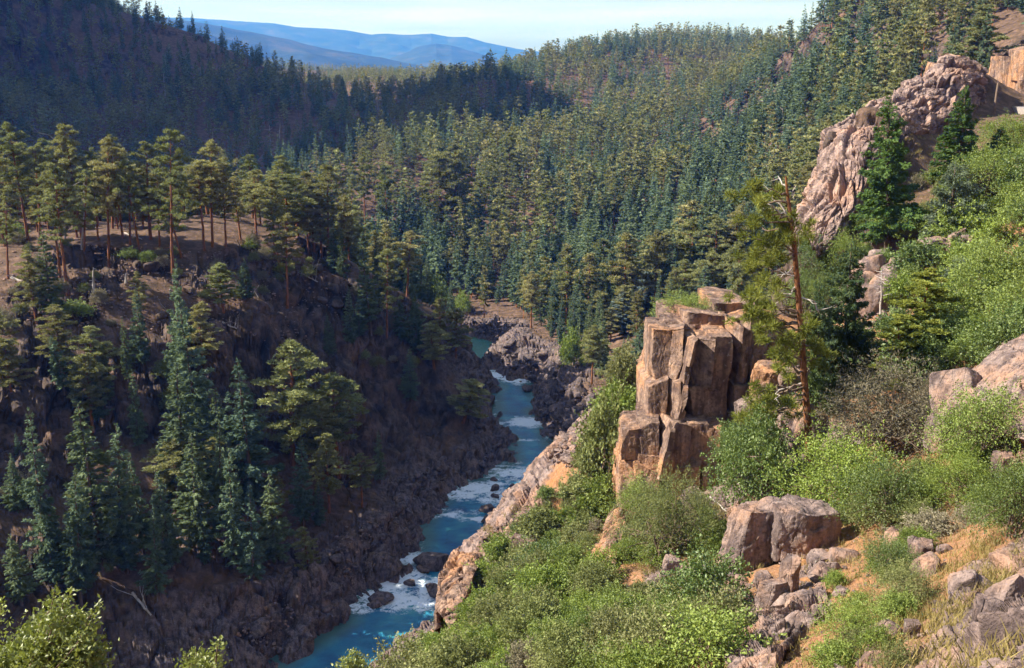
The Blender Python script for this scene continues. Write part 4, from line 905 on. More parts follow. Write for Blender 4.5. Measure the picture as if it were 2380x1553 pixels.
BENCH = [ # top u,v  base u,v  width  variant, label
 (12,290,13,575,70,None,'tall olive pine cut by the left edge on the bench'),(55,288,66,560,75,None,'broad olive pine second from the left edge on the bench'),
 (105,395,140,645,70,None,'slim pine in front of a twin orange trunk on the bench'),(125,388,156,672,85,None,'pine with thick orange trunk, twin nearest the white fallen log'),
 (185,288,190,556,75,None,'rounded tall pine behind the leaning grey trunk'),(216,392,196,600,55,None,'pine whose dark trunk leans to the left on the bench'),
 (250,325,254,629,72,None,'rusty-brown tinged pine with straight trunk in the open bench'),(272,318,286,556,60,None,'pine close behind the rusty-brown tinged one'),
 (341,335,350,558,85,None,'pointed pine left of the flat-topped tall one'),(322,372,325,590,60,None,'shorter pine between the rusty and the flat-topped one'),
 (413,303,401,640,80,None,'flat-topped tallest pine with long bare orange trunk at the bench edge'),(491,330,494,575,72,None,'second tallest pine with a layered crown above the bench rocks'),
 (460,382,475,583,70,None,'pine with trunk nearly touching the layered-crown pine'),(530,393,525,583,62,None,'right-hand pine of the trunk trio on the bench rocks'),
 (430,470,421,598,60,None,'small pine under the flat-topped tall one'),(560,412,560,560,55,None,'pine right of the trunk trio, darker crown'),
 (590,398,596,545,60,None,'pine over the yellow-green bush on the bench'),(636,412,640,600,72,None,'full-crowned pine at the bench middle, right half'),
 (692,415,692,570,85,None,'wide pale pine at the right end of the bench'),(765,383,762,590,78,None,'tall pale pine with steep rounded top at the bench right end'),
 (725,452,730,585,60,None,'pine between the wide and the tall pale pines'),(670,500,668,706,70,None,'lone pine with bare red trunk on the open slope below the bench'),
 (849,362,850,560,50,None,'pine rising alone against the shaded valley right of the bench'),(818,412,820,600,45,None,'small-crowned pine beside rocks at the bench right end'),
 (905,385,905,600,52,None,'pine with a pale crown above the dark firs by the gorge'),(903,583,899,787,55,None,'yellowish pine with tiered crown and red trunk on the gorge wall'),
 (956,538,946,690,62,None,'broad olive pine overhanging the gorge wall'),(805,455,800,640,55,None,'dense pine left of the gorge-wall firs'),
 (20,440,18,650,60,None,'low pine at the left edge under the tall one'),(90,340,95,575,70,None,'pine behind the twin orange trunks'),(150,330,150,560,60,None,'dark pine with dead stubs behind the bench front row'),
 (375,400,372,580,55,None,'thin pine between the pointed and the flat-topped ones'),(455,300,455,530,0,None,'x'),(230,350,228,560,50,None,'narrow pine behind the leaning grey trunk'),
 (300,385,303,570,60,None,'short olive pine behind the rusty-brown tinged one'),(655,470,652,640,45,None,'slender pine left of the lone slope pine')]
for i, (a, b, c, d, w, v, l) in enumerate(BENCH):
    if l == 'x': continue
    put('pine', a, b, c, d, w, None, l, 'ponderosa pines on the sunlit bench', i, kind=PINE_B)
M_RUST = foliage_mat('rusty_pine_needles', (0.14,0.08,0.035), (0.30,0.18,0.09))
CANYON = [('fir',467,643,470,1060,105,'tall slim fir on the shaded gorge side, tallest of its clump'),('fir',418,600,422,940,62,'very thin fir rising left of the tallest gorge fir'),
 ('fir',411,838,430,1190,150,'pale grey-green fir, broad, in front of the tallest gorge fir'),('fir',588,822,592,1190,135,'blue-grey fir left of the bright rounded pine in the gorge'),
 ('pine',675,792,682,1085,118,'bright yellow-green rounded pine standing out against the dark gorge wall'),('pine',775,873,786,1100,105,'smaller olive pine right of the bright rounded pine'),
 ('fir',101,953,112,1340,100,'narrow grey-green fir at the lower left'),('fir',232,938,240,1340,165,'massive fir with twin spire, biggest at the lower left'),
 ('fir',275,985,285,1330,120,'right spire pressed against the massive lower-left fir'),('fir',443,1008,462,1290,120,'grey fir below the broad pale gorge fir'),
 ('fir',509,976,512,1250,75,'small pointed fir between two bigger gorge firs'),('fir',631,1095,640,1320,92,'small blue-tipped fir low in the dark gorge'),
 ('fir',148,774,150,915,62,'young pale fir on the dim slope, left of two'),('pine',209,760,216,935,80,'open-crowned young tree on the dim slope, right of two'),
 ('fir',224,868,232,985,50,'small bluish fir above the massive lower-left fir'),('fir',118,528,125,745,72,'slender dark fir in front of the bench pines'),
 ('fir',573,598,575,705,42,'little fir beside the boulders under the bench rim'),('pine',519,610,520,725,58,'stunted pine on the bench rim boulders'),
 ('pine',728,1226,722,1345,44,'small sunlit tree glowing low above the left bank'),('pine',850,1062,842,1175,50,'thin pale tree on the shaded left gorge wall'),
 ('fir',869,542,862,770,62,'dark fir left of the tiered yellowish pine'),('fir',930,690,932,805,52,'grey-green fir at the top of the gorge wall nose'),
 ('pine',1000,752,1010,870,60,'olive tree on the nose of the gorge wall'),('pine',1062,716,1058,835,52,'spreading tree leaning over the upstream pool'),
 ('pine',1100,880,1075,990,72,'spreading dark tree hanging over the left bank by the chute'),('fir',330,1040,335,1290,70,'dark fir behind the right spire at the lower left'),
 ('fir',545,1030,548,1330,90,'dim fir left of the small blue-tipped fir'),('fir',700,1010,706,1230,70,'dim fir under the bright rounded pine'),('fir',45,1230,50,1400,80,'small dark fir in the bottom-left shade'),
 ('fir',120,1255,126,1360,66,'short fir at the foot of the narrow lower-left fir'),('fir',400,1090,405,1330,90,'fir left of the grey fir in the gorge shade'),('pine',745,930,750,1120,70,'olive pine squeezed between the two gorge pines'),
 ('fir',500,900,505,1120,80,'grey-green fir between the tallest and the blue-grey gorge firs'),('fir',360,1200,366,1400,80,'low dark fir near the fallen grey log'),
 ('fir',180,1090,186,1400,110,'dark fir between the two lower-left giants'),('fir',585,1120,590,1360,80,'dim fir below the blue-grey one'),('pine',760,1010,765,1190,60,'short dim pine below the smaller olive pine')]
for i, (k, a, b, c, d, w, l) in enumerate(CANYON):
    put(k, a, b, c, d, w*1.25, None, l, 'conifers on the shaded left side of the gorge', i)
MID = [('pine',1058,336,1060,372,74,'tall pale twin pine, right one, centre of the valley'),('pine',1020,362,1022,368,84,'wide pale twin pine, left one, centre of the valley'),('pine',1182,310,1184,430,50,'rounded pale pine right of the valley twin pines'),
 ('fir',1509,625,1506,255,92,'silvery blue spruce left above the outcrop'),('pine',1552,542,1556,262,78,'open yellow-olive pine behind the silvery spruce'),('pine',1663,503,1664,258,74,'conical tan-olive pine above the outcrop skyline'),
 ('fir',1452,668,1450,235,110,'deep green fir left of the silvery spruce'),('pine',1398,678,1396,245,58,'orange-tinged pine left of the deep green fir'),('fir',1345,640,1345,270,70,'dark full fir beside the pinkish clearing'),
 ('pine',1608,575,1610,255,60,'brownish pine right of the open yellow-olive one'),('fir',1560,640,1565,215,80,'dark blue-green fir just behind the outcrop'),('fir',1640,610,1645,225,85,'grey-green fir behind the outcrop top'),('pine',1720,560,1722,215,60,'olive pine left behind the foreground pine crown'),
 ('fir',1150,520,1150,360,50,'small green fir over the upstream bend'),('fir',1065,560,1066,345,44,'blue-green spruce above the cobble bar'),('pine',1250,560,1252,330,60,'olive pine on the right bank flat'),('pine',1230,610,1232,310,58,'straight dark pine at the foot of the hillside'),('fir',1310,610,1312,290,70,'big dark fir at the hillside foot'),
 ('fir',1405,720,1403,205,60,'fir half hidden behind bank bushes'),('pine',1375,760,1378,200,60,'scraggly pine over the right bank rocks'),('fir',1480,760,1484,165,90,'deep green fir at the outcrop left foot'),('pine',1440,810,1438,160,70,'brownish tree above the bank boulders')]
M_SILVER = foliage_mat('silver_spruce_needles', (0.10,0.14,0.14), (0.24,0.30,0.29))
for i, (k, a, b, c, D, w, l) in enumerate(MID):
    put(k, a, b, c, None, w, D, l, 'trees in the middle of the valley', i, mats=(None, M_SILVER) if 'silvery' in l else None)
def big_conifer(seed, n, h, r, mat, mt, **kw):
    a, b = pv('conifer%d' % seed, fir_trunk(seed, h, .25), fir_crown(seed, n, h, r, **kw), mt, mat); return Kind('fir_tree', 'fir tree', [(('trunk', a), ('crown', b))], h, 2*r, None)
M_GFIR = foliage_mat('bright_fir_needles', (0.06,0.12,0.03), (0.16,0.24,0.08)); M_DFIR = foliage_mat('dark_fir_needles', (0.04,0.07,0.035), (0.11,0.15,0.08))
KF = big_conifer(601, 26000, 14, 3.0, M_GFIR, M_BARKD, leaf=.30, slim=.75, ragged=.35)
put('fir2', 2052,214,2062,585,165,None,'large green fir with drooping boughs in front of the pink cliff',None,0,kind=KF)
KF2 = big_conifer(602, 20000, 12, 2.4, M_GFIR, M_BARKD, leaf=.30, slim=.8, ragged=.35)
put('fir2', 2221,194,2225,445,115,None,'narrow bright green fir below the railway cut',None,0,kind=KF2)
KJ = big_conifer(603, 20000, 7, 3.1, M_JUN, M_BARKD, leaf=.24, slim=.55, ragged=.2, base=.02)
put('fir2', 2196,375,2200,575,150,None,'dense grey-green juniper on the oak slope',None,0,kind=KJ,name='juniper')
put('fir2', 2235,590,2235,700,95,None,'bluish small juniper among bright oaks',None,0,kind=KJ,name='juniper')
KD = big_conifer(604, 22000, 12, 3.0, M_DFIR, M_BARKD, leaf=.3, slim=.6, ragged=.4, base=.03)
put('fir2', 1962,552,1955,915,170,None,'dark shaggy fir immediately right of the foreground pine',None,0,kind=KD)
put('fir2', 2010,760,2015,905,90,None,'small dark fir under the rubble chute',None,0,kind=KD)
put('fir2', 1905,640,1900,930,90,None,'dark fir directly behind the foreground pine trunk',None,0,kind=KD)
put('fir2', 2300,292,2300,420,90,None,'bushy green young fir beside the track bank',None,0,kind=KF2)
put('fir2', 2128,145,2130,184,24,None,'tiny bright green conifer on the cliff rib skyline',None,0,kind=KF2)
put('fir2', 2067,159,2068,205,30,None,'small green fir at the edge of the cliff rib',None,0,kind=KF2)
def near_pine(seed, n, mats, **kw):
    g, tr = pine_parts(seed, n, **kw); a, b = pv('npine%d' % seed, g, tr, *mats); return Kind('ponderosa_pine', 'pine tree', [(('trunk', a), ('crown', b))], 22., 6.6, None)
KP = near_pine(610, 26000, (M_BARK, M_HEROPINE), bare=.08, leaf=.5, nl=46, clump=1.1)
put('pine2', 2130,628,2122,880,145,None,'yellow-green young pine right of the dead snag',None,0,kind=KP)
put('pine2', 2085,740,2080,920,100,None,'low yellowish pine under the dead snag',None,0,kind=KP)

# ------------------------------------------------------------------ forest
def inpoly(px, py, poly):
    c = np.zeros(px.shape, bool)
    for i in range(len(poly)):
        ax, ay = poly[i]; bx, by = poly[(i+1) % len(poly)]
        if ay != by: c ^= ((ay > py) != (by > py)) & (px < (bx-ax)*(py-ay)/(by-ay)+ax)
    return c
CM = np.maximum.accumulate((TZ-EYE)/np.exp(TL)[:, None], axis=0)
def seen(x, y, ztop):
    a, l = lp(x, y); ia = np.clip(((a-TA[0])/(TA[1]-TA[0])).round().astype(int), 0, len(TA)-1); il = np.clip(((l-TL[0])/(TL[1]-TL[0])).astype(int), 0, len(TL)-1)
    return (ztop-EYE)/np.exp(l) > CM[il, ia]
frng = np.random.default_rng(11)
def scatter(r0, r1, step, keep):
    L = r1*1.05; gx, gy = np.meshgrid(np.arange(-L*.62, L*.62, step), np.arange(r0*.8, L, step))
    x = (gx+frng.uniform(-.48, .48, gx.shape)*step).ravel(); y = (gy+frng.uniform(-.48, .48, gx.shape)*step).ravel()
    r = np.hypot(x, y); a = np.degrees(np.arctan2(x, y)); m = (r >= r0) & (r < r1) & (np.abs(a) < 30.5)
    return x[m], y[m]
X, Y = [np.concatenate(q) for q in zip(scatter(100, 165, 5.2, 1), scatter(165, 330, 4.9, 1), scatter(330, 600, 6.1, 1), scatter(600, 950, 7.0, 1), scatter(950, 1450, 8.5, 1), scatter(1450, 3200, 13, 1))]
Zg = gz(X, Y); U, Vp, Dp = proj(X, Y, Zg); Rr = np.hypot(X, Y); rd = river_dist(X, Y)
dens = fbm(X/38, Y/38, 0*X, 3, 300); 
prob = np.full(X.shape, 0.985)
prob = np.where(dens < -0.34, 0.6, prob)
sparse = [([(270,20),(480,90),(640,150),(760,190),(980,290),(820,290),(640,200),(450,140),(300,80)], .5),     # bare crest of the left hill
          ([(1110,150),(1290,140),(1400,170),(1400,210),(1120,260),(1060,230)], .45), ([(1450,150),(1650,150),(1650,200),(1300,320),(1300,280)], .6),
          ([(1780,60),(2080,80),(2080,190),(1830,190),(1800,120)], .3), ([(2130,90),(2400,20),(2400,240),(2160,200)], .12),
          ([(560,270),(740,270),(760,350),(600,360)], .3), ([(740,190),(960,240),(960,330),(760,290)], .5), ([(750,420),(870,440),(850,520),(770,520)], .35),
          ([(960,660),(1190,720),(1330,830),(1400,950),(1260,950),(1150,860),(1040,790)], .10), ([(1395,590),(1440,590),(1440,640),(1395,640)], .0)]
for poly, p in sparse: prob = np.where(inpoly(U, Vp, poly), p, prob)
near_side = (U > 1500) & (Rr < 175) | (U > 1840) & (Rr < 205+np.clip((U-1840)/4, 0, 25)) | (U > 1250) & (Rr < 140) | (U > 1040) & (U < 1300) & (Rr < 178) | (U > 700) & (Rr < 120)
bench = (Rr < 262) & (U < 790) & (Zg > 33); gorge = (U < 1160) & (Rr < 262) & ~bench & (rd > 0)
prob = np.where(bench, np.where(Rr < 200, .05, .45), prob)
prob = np.where(gorge, np.where((Vp < 860) & (U < 760), .05, np.where(U < 800, .55, .32)), prob); prob = np.where(gorge & (U > 780) & (Vp > 850), .07, prob); prob = np.where(gorge & (Vp > 1350), .06, prob)
prob = np.where((rd < 6), 0, prob); prob = np.where((rd < 14) & (U > 1000), prob*.25, prob)
prob = np.where(near_side, 0, prob); prob = np.where((U > 2220) & (Rr < 215), 0, prob)
bank = (U > 1150) & (U < 1520) & (Rr < 235) & ~near_side; prob = np.where(bank, .5, prob)
prob = np.where(inpoly(U, Vp, [(1120,790),(1200,800),(1340,830),(1400,930),(1400,1010),(1340,1090),(1180,1090),(1080,900)]), 0, prob)
keep = frng.random(len(X)) < prob
X, Y, Zg, U, Vp, Rr, rd = [q[keep] for q in (X, Y, Zg, U, Vp, Rr, rd)]
gorge = gorge[keep]; bench = bench[keep]
sizeN = fbm(X/30, Y/30, 0*X+4, 2, 310); H = (14+8*frng.random(len(X))+5*sizeN); H *= np.where(frng.random(len(X)) < .25, frng.uniform(.4, .7, len(X)), 1.0)
H *= np.where(bench, .62, 1)*np.where(gorge, .62, 1)*np.where(Rr > 600, .88, 1)
H *= np.where((U > 1150) & (Rr < 250), .62, 1)*np.where((U < 1000) & (Rr > 400), .8, 1)
specie = fbm(X/45, Y/45, 0*X+7, 3, 320)+frng.normal(0, .22, len(X))+np.where((U > 1250), -.10, 0)+np.where((U < 1000) & (Rr > 300), -.02, 0)+np.where((Rr > 600), .12, 0)+np.where(bench, .6, 0)-np.where(gorge, .3, 0)+np.where((Rr < 420) & (U > 1150), .02, 0)
ispine = specie > 0.0
vis = seen(X, Y, Zg+H+6)
X, Y, Zg, U, Vp, Rr, H, ispine, bench, gorge = [q[vis] for q in (X, Y, Zg, U, Vp, Rr, H, ispine, bench, gorge)]
print('forest', len(X), 'pines', ispine.sum(), time.time()-T0)
def where(u, v, r, be, go, H_):
    if be: return 'on the sunlit bench left of the gorge', 'pines and firs on the bench'
    if go: return 'on the shaded left side of the gorge', 'conifers on the shaded left side of the gorge'
    if u < 1000 and r > 400: return ('on the upper part of the dark left hillside' if v < 220 else 'low on the dark left hillside'), 'trees of the dark left hillside'
    if u < 1000: return 'in the valley behind the bench', 'trees in the valley behind the bench'
    if u > 1850: return 'on the hill above the railway cut', 'trees on the hill above the railway cut'
    if v > 640: return 'on the right bank flat by the river', 'trees on the right river bank'
    if u < 1250: return 'on the lit hillside above the upstream bend', 'trees on the lit right hillside'
    return ('in the middle of the lit right hillside' if u < 1550 else 'on the lit right hillside behind the outcrop'), 'trees on the lit right hillside'
order = np.argsort(Rr*(1+0.0*U)); taken = np.zeros(len(X), bool)
inframe = (U > -40) & (U < PW+40)
for isp, nm in ((True, 'pine'), (False, 'fir')):
    c = COUNT[nm]
    for i in order:
        if c >= 298: break
        if bool(ispine[i]) != isp or not inframe[i]: continue
        near = Rr[i] < 270; K = (PINE_N if near else PINE_M) if isp else (FIR_N if near else FIR_M)
        wh, gp = where(U[i], Vp[i], Rr[i], bench[i], gorge[i], H[i])
        h_ = H[i]; sz = 'tall' if h_ > 18 else ('middling' if h_ > 12.5 else 'small')
        lab = '%s %s %s' % (sz, 'olive ponderosa pine' if isp else 'blue-green fir', wh)
        K.place((X[i], Y[i], Zg[i]-.3), h_, h_*(.40 if isp else .33)*rs.uniform(.8, 1.3), lab, gp+(', %s %s' % (sz, nm)), rng=rs, name='ponderosa_pine' if isp else 'fir_tree')
        taken[i] = True; c += 1
    print(nm, c, 'to', Rr[taken & (ispine == isp)].max())
def cheap_tree(seed, n, pine):
    rng = np.random.default_rng(seed)
    if pine:
        g, tr = pine_parts(seed, n, h=1, r=.16, bare=.25+.15*rng.random(), nl=14, leaf=.075, clump=.048, spire=.2*rng.random())
    else: tr = fir_crown(seed, n, h=1., r=.15, leaf=.075, base=.06)
    V, F, T = tr
    if not pine:
        # fir_crown jitters in metres; rebuild its noise at this scale
        g0 = fir_crown(seed, n, h=20., r=3.0, leaf=1.5 if n < 300 else 1.15); V = g0[0]/20.; F = g0[1]; T = g0[2]
    else:
        g0 = pine_parts(seed, n, h=22., r=3.5, bare=.14+.15*rng.random(), nl=26, clump=1.15, leaf=1.5 if n < 300 else 1.1, spire=.2*rng.random()); V = g0[1][0]/22.; F = g0[1][1]; T = g0[1][2]
    a = np.linspace(0, 2*math.pi, 3, endpoint=False); tv = np.array([(0.012*math.cos(q), .012*math.sin(q), -.03) for q in a]+[(0, 0, .7)])
    k = len(V); V = np.concatenate([V, tv]); F = np.concatenate([F, [[k, k+1, k+3], [k+1, k+2, k+3], [k+2, k, k+3]]]); T = np.concatenate([T, [-1.]*3])
    return V, F, T
def merged(name, sel, pine, label):
    Vs, Fs, Ts, Rs = [], [], [], []; off = 0
    for lo, hi, n_ in ((0, 420, 800), (420, 620, 460), (620, 900, 280), (900, 1500, 170), (1500, 4000, 80)):
        bank_ = [cheap_tree(900+j+int(lo), n_, pine) for j in range(6)]
        m = np.nonzero(sel & (Rr >= lo) & (Rr < hi))[0]; vb = frng.integers(0, 6, len(m))
        for j in range(6):
            mm = m[vb == j]
            if len(mm) == 0: continue
            V, F, T = bank_[j]; a = frng.random(len(mm))*6.28; h_ = H[mm]; w = h_*frng.uniform(.95, 1.5, len(mm))
            ca_, sa_ = np.cos(a)[:, None], np.sin(a)[:, None]
            x = (V[None, :, 0]*ca_-V[None, :, 1]*sa_)*w[:, None]+X[mm, None]; y = (V[None, :, 0]*sa_+V[None, :, 1]*ca_)*w[:, None]+Y[mm, None]; z = V[None, :, 2]*h_[:, None]+Zg[mm, None]
            Vs.append(np.stack([x, y, z], -1).reshape(-1, 3)); Fs.append((F[None]+np.arange(len(mm))[:, None, None]*len(V)).reshape(-1, 3)+off); off += len(mm)*len(V)
            Ts.append(np.tile(T, len(mm))); Rs.append(np.repeat(frng.random(len(mm)), len(F)))
    Vs, Fs, Ts, Rs = map(np.concatenate, (Vs, Fs, Ts, Rs)); print(name, len(Fs))
    me = mesh_from(name, Vs, Fs, False, np.clip(Ts, 0, 1), {'treernd': Rs}); o = link(name, me, M_PINE_S if pine else M_FIR_S)
    me.materials.append(M_BARK); mi = np.where(Ts < 0, 1, 0).astype(np.int32); me.polygons.foreach_set('material_index', mi)
    tag(o, label, 'forest', kind='stuff')
merged('pine_forest', ~taken & ispine, True, 'olive pines covering the far hillsides and ridges')
merged('fir_forest', ~taken & ~ispine, False, 'blue-green firs covering the far hillsides and ridges')
print('forest built', time.time()-T0)
# ------------------------------------------------------------------ shrubs
def shrub(u, v, w, h, kind, label, group=None, mats=None, name=None, D=None, vv=None):
    """shrub whose foot is at pixel u, v; w, h in photo pixels"""
    if D is None:
        p = hit(u, v)
        if p is None: return None
    else: x = at(u, v, D)[0]; p = (x, D, ground_z(x, D))
    k = math.hypot(p[0], p[1], p[2]-EYE)/FP
    return kind.place((p[0], p[1], p[2]-.15), h*k, w*k, label, group, vv, rng=rs, mats=mats, name=name)
G_, D_, DRY_ = (None, M_OAKG), (None, M_OAKD), (None, M_DRY)
KBIG = Kind('oak_shrub', 'shrub', mk_bush(M_OAKD, [(s, 16000, dict(nblob=60, leaf=.085)) for s in (90, 91)]), 2.4, 3., None)
KBO = Kind('oak_shrub', 'shrub', mk_bush(M_OAK, [(s, 17000, dict(nblob=64, leaf=.062)) for s in (92, 93, 94)]), 2.4, 3., None)
HERO = [(1425,985,100,95,OAK,'light green oak right of the boulder bank, left of the crag',None,None),(1470,1075,95,110,KBO,'full oak shrub touching the crag lower tier',(None, M_OAKG),None),(1380,1100,80,70,OAK,'small oak where the slope meets the boulder bank',(None, M_OAKG),None),(1350,1165,90,60,OAK,'grey-green oak over the main rapids bend',(None, M_OAKG),None),(1455,915,80,90,OAK,'pale oak high at the crag left edge',(None, M_OAKG),None),(1400,1190,100,80,OAK,'rounded oak below the crag lower left corner',None,None),
 (1897,655,95,100,KBO,'dark oak shrub at the foot of the pink cliff, left one',(None, M_OAKD),None),(1955,640,90,80,KBO,'green oak shrub at the foot of the pink cliff, right one',None,None),(1868,735,80,90,KBO,'oak shrub low behind the pine trunk',(None, M_OAKD),None),(1920,720,90,80,KBO,'round oak shrub under the pink cliff oaks',None,None),
 (2050,1075,270,215,SHRUB_T,'large rounded grey-brown mahogany shrub with fine twiggy branches',None,'mahogany_shrub'),
 (2150,1035,110,150,SHRUB_T,'grey upright shrub at the right shoulder of the mahogany shrub',None,'mahogany_shrub'),
 (1955,1190,240,170,KBO,'big bright green oak shrub below the mahogany shrub',None,None),(2060,1230,180,160,KBO,'deep green oak right of the big bright one',D_,None),
 (1760,1165,170,190,KBIG,'dark green glossy oak at the foot of the pine trunk',None,None),(1725,1080,110,110,KBIG,'dark green oak against the right side of the outcrop',None,None),
 (1560,1300,230,190,SHRUB_T,'wide grey-green shrub with silver dead branches below the outcrop',G_,'mahogany_shrub'),(1480,1230,120,110,KBO,'bright oak at the left foot of the outcrop',None,None),
 (1590,760,130,75,KBO,'sunny yellow-green oak on the skyline behind the outcrop top',None,None),(2065,1345,120,95,KBO,'oak shrub on the slope right of the upright grey rock',D_,None),
 (1985,1510,150,105,KBO,'broad oak near the bottom, right of the ledge rocks',None,None),(2100,1420,130,110,KBO,'oak with thin crown beside the dry grass slope',G_,None),
 (1590,1540,190,140,KBO,'oak in front of the cut-off bottom rock, left side',None,None),(2290,1080,200,170,KBO,'bright oak in front of the mauve dome rock',None,None),
 (2350,1250,140,180,KBO,'dark oak cut by the right edge below the dome',D_,None),(2230,1180,150,110,KBO,'low oak left of the edge oak below the dome',None,None),
 (1410,1130,110,180,OAK,'tall pale oak leaning against the left foot of the outcrop',G_,None),(1445,1000,120,90,OAK,'bright green oak left of the outcrop upper tier',None,None),(1390,1060,80,110,OAK,'pale thin-leaved tree at the slope edge left of the outcrop',G_,None),
 (1245,1245,100,60,OAK,'grey-green oak at the slope edge over the rapids',G_,None),(1170,1300,80,52,OAK,'oak overhanging the pool below the rapids',None,None),
 (1115,1352,70,48,OAK,'round oak on the shoulder above the cliff knob',None,None),(2300,720,170,150,KBO,'bright oak high at the right edge',None,None),(2200,840,180,120,KBO,'dark-based oak above the mauve dome',D_,None),
 (2290,470,150,110,KBO,'bright oak just under the track bank',None,None),(2100,560,130,80,KBO,'yellow-green oak at the foot of the large green fir',None,None),(2340,360,110,80,KBO,'olive oak by the track bank at the right edge',None,None),
 (580,575,34,18,OAK,'low yellow-green shrub under the bench pines',None,None),(175,735,62,30,OAK,'yellow-green shrub alone on the dim slope at the left',None,None),(300,600,40,20,OAK,'bright little shrub in the middle of the bench',None,None),(20,560,60,35,OAK,'yellow-green shrub at the left edge of the bench',None,None),(345,608,36,22,OAK,'bright shrub beside the dark young fir on the bench',None,None),
 (1330,850,60,80,OAK,'willow-green tree on the right bank',None,'riverside_tree'),(1015,720,60,70,OAK,'yellow-green tree over the cobble bar',None,'riverside_tree'),(1075,730,40,50,OAK,'small pale tree at the right end of the cobble bar',None,'riverside_tree')]
for u, v, w, h, K, lab, mats, nm in HERO: shrub(u, v, w, h, K, lab, None, mats, nm)
M_EDGE = foliage_mat('edge_oak_leaves', (0.11,0.14,0.02), (0.30,0.34,0.07), (0.14,0.17,0.02), (0.30,0.34,0.07), trans=.42, gloss=.06)
def edge_oak(seed, D, tips, lab, leaf=.085, per=420, spread=.30, root=None):
    """oak whose leafy shoots end at the given pixels; stems run down to the ground"""
    rng = np.random.default_rng(seed); u0, v0 = root or (tips[0][0], 1700); x = at(u0, v0, D)[0]; zg = ground_z(x, D); O = np.array([x, D, zg]); g = Geo(); Cs, Ds = [], []; I = []
    fork = np.array([0, 0, (at(u0, 1560, D)[2]-zg)*.8]); q, r = limb(rng, (0, 0, -.4), fork, .12, .07, .05, 7); V, F = tube(q, r, 7); g.add(V, F)
    for i, (u, v, s) in enumerate(tips):
        e = np.array(at(u, v, D+rng.normal(0, .35)))-O; q, r = limb(rng, fork, e, .035, .008, .06, 8, .05); V, F = tube(q, r, 5); g.add(V, F)
        n = int(per*s); t = rng.random(n)**.7; k = .45+.55*t; base = np.stack([np.interp(k*7, np.arange(8), q[:, a]) for a in range(3)], 1)
        base = base+rng.normal(0, spread*s, (n, 3))*(1.25-t)[:, None]; Cs.append(base); d = rng.normal(0, 1, (n, 3)); d[:, 2] += .4; Ds.append(d); I.append(np.full(n, i))
    Cs, Ds, I = map(np.concatenate, (Cs, Ds, I)); n = len(Cs); L = leaf*rng.uniform(.6, 1.25, n)
    V, F, T = leaves(rng, Cs, Ds, L, L*.58, np.clip(rng.normal(.5, .22, n), 0, 1))
    o = add_thing('oak_tree', tuple(O)); tag(o, lab, 'oak tree'); link('stems', g.mesh('edge_stems', True), M_STEM, o); link('leaves', mesh_from('edge_leaves', V, F, False, T), M_EDGE, o)
rg = np.random.default_rng(3); top = lambda u: np.interp(u, [-20,20,60,100,130,160,200,235,255], [1530,1500,1480,1430,1372,1420,1425,1480,1560])
tips = [(u, v, .9) for u in range(-30, 245, 17) for v in [top(u)+10+k*34 for k in range(5)] if v < 1640]
tips += [(175,1378,.5),(232,1405,.5),(128,1368,.5),(150,1375,.4),(245,1500,.5),(235,1450,.4)]
edge_oak(1, 14.5, [(u+rg.normal(0, 6), v+rg.normal(0, 8), s) for u, v, s in tips], 'sunlit oak treetop close to the camera in the bottom-left corner', root=(60, 1750), per=260)
edge_oak(2, 15.5, [(5,1395,.5),(-10,1420,.7),(-20,1460,.8)], 'leafy sprig cut by the left edge above the corner oak', root=(-80, 1700), per=260)
edge_oak(4, 15.5, [(432,1520,.5),(455,1512,.6),(480,1520,.6),(510,1492,.45),(500,1520,.5),(440,1548,.7),(475,1550,.8),(505,1550,.6),(430,1580,.7),(480,1590,.8)], 'small leafy oak tip poking up left of the river at the bottom edge', root=(470, 1750), per=260)
edge_oak(5, 30, [(820,1515,.9),(805,1535,1),(838,1535,1),(822,1550,1.2),(790,1560,1.1),(850,1560,1.1)], 'pale oak tip at the bottom edge beside the dark water', root=(830, 1650), per=300, leaf=.11)
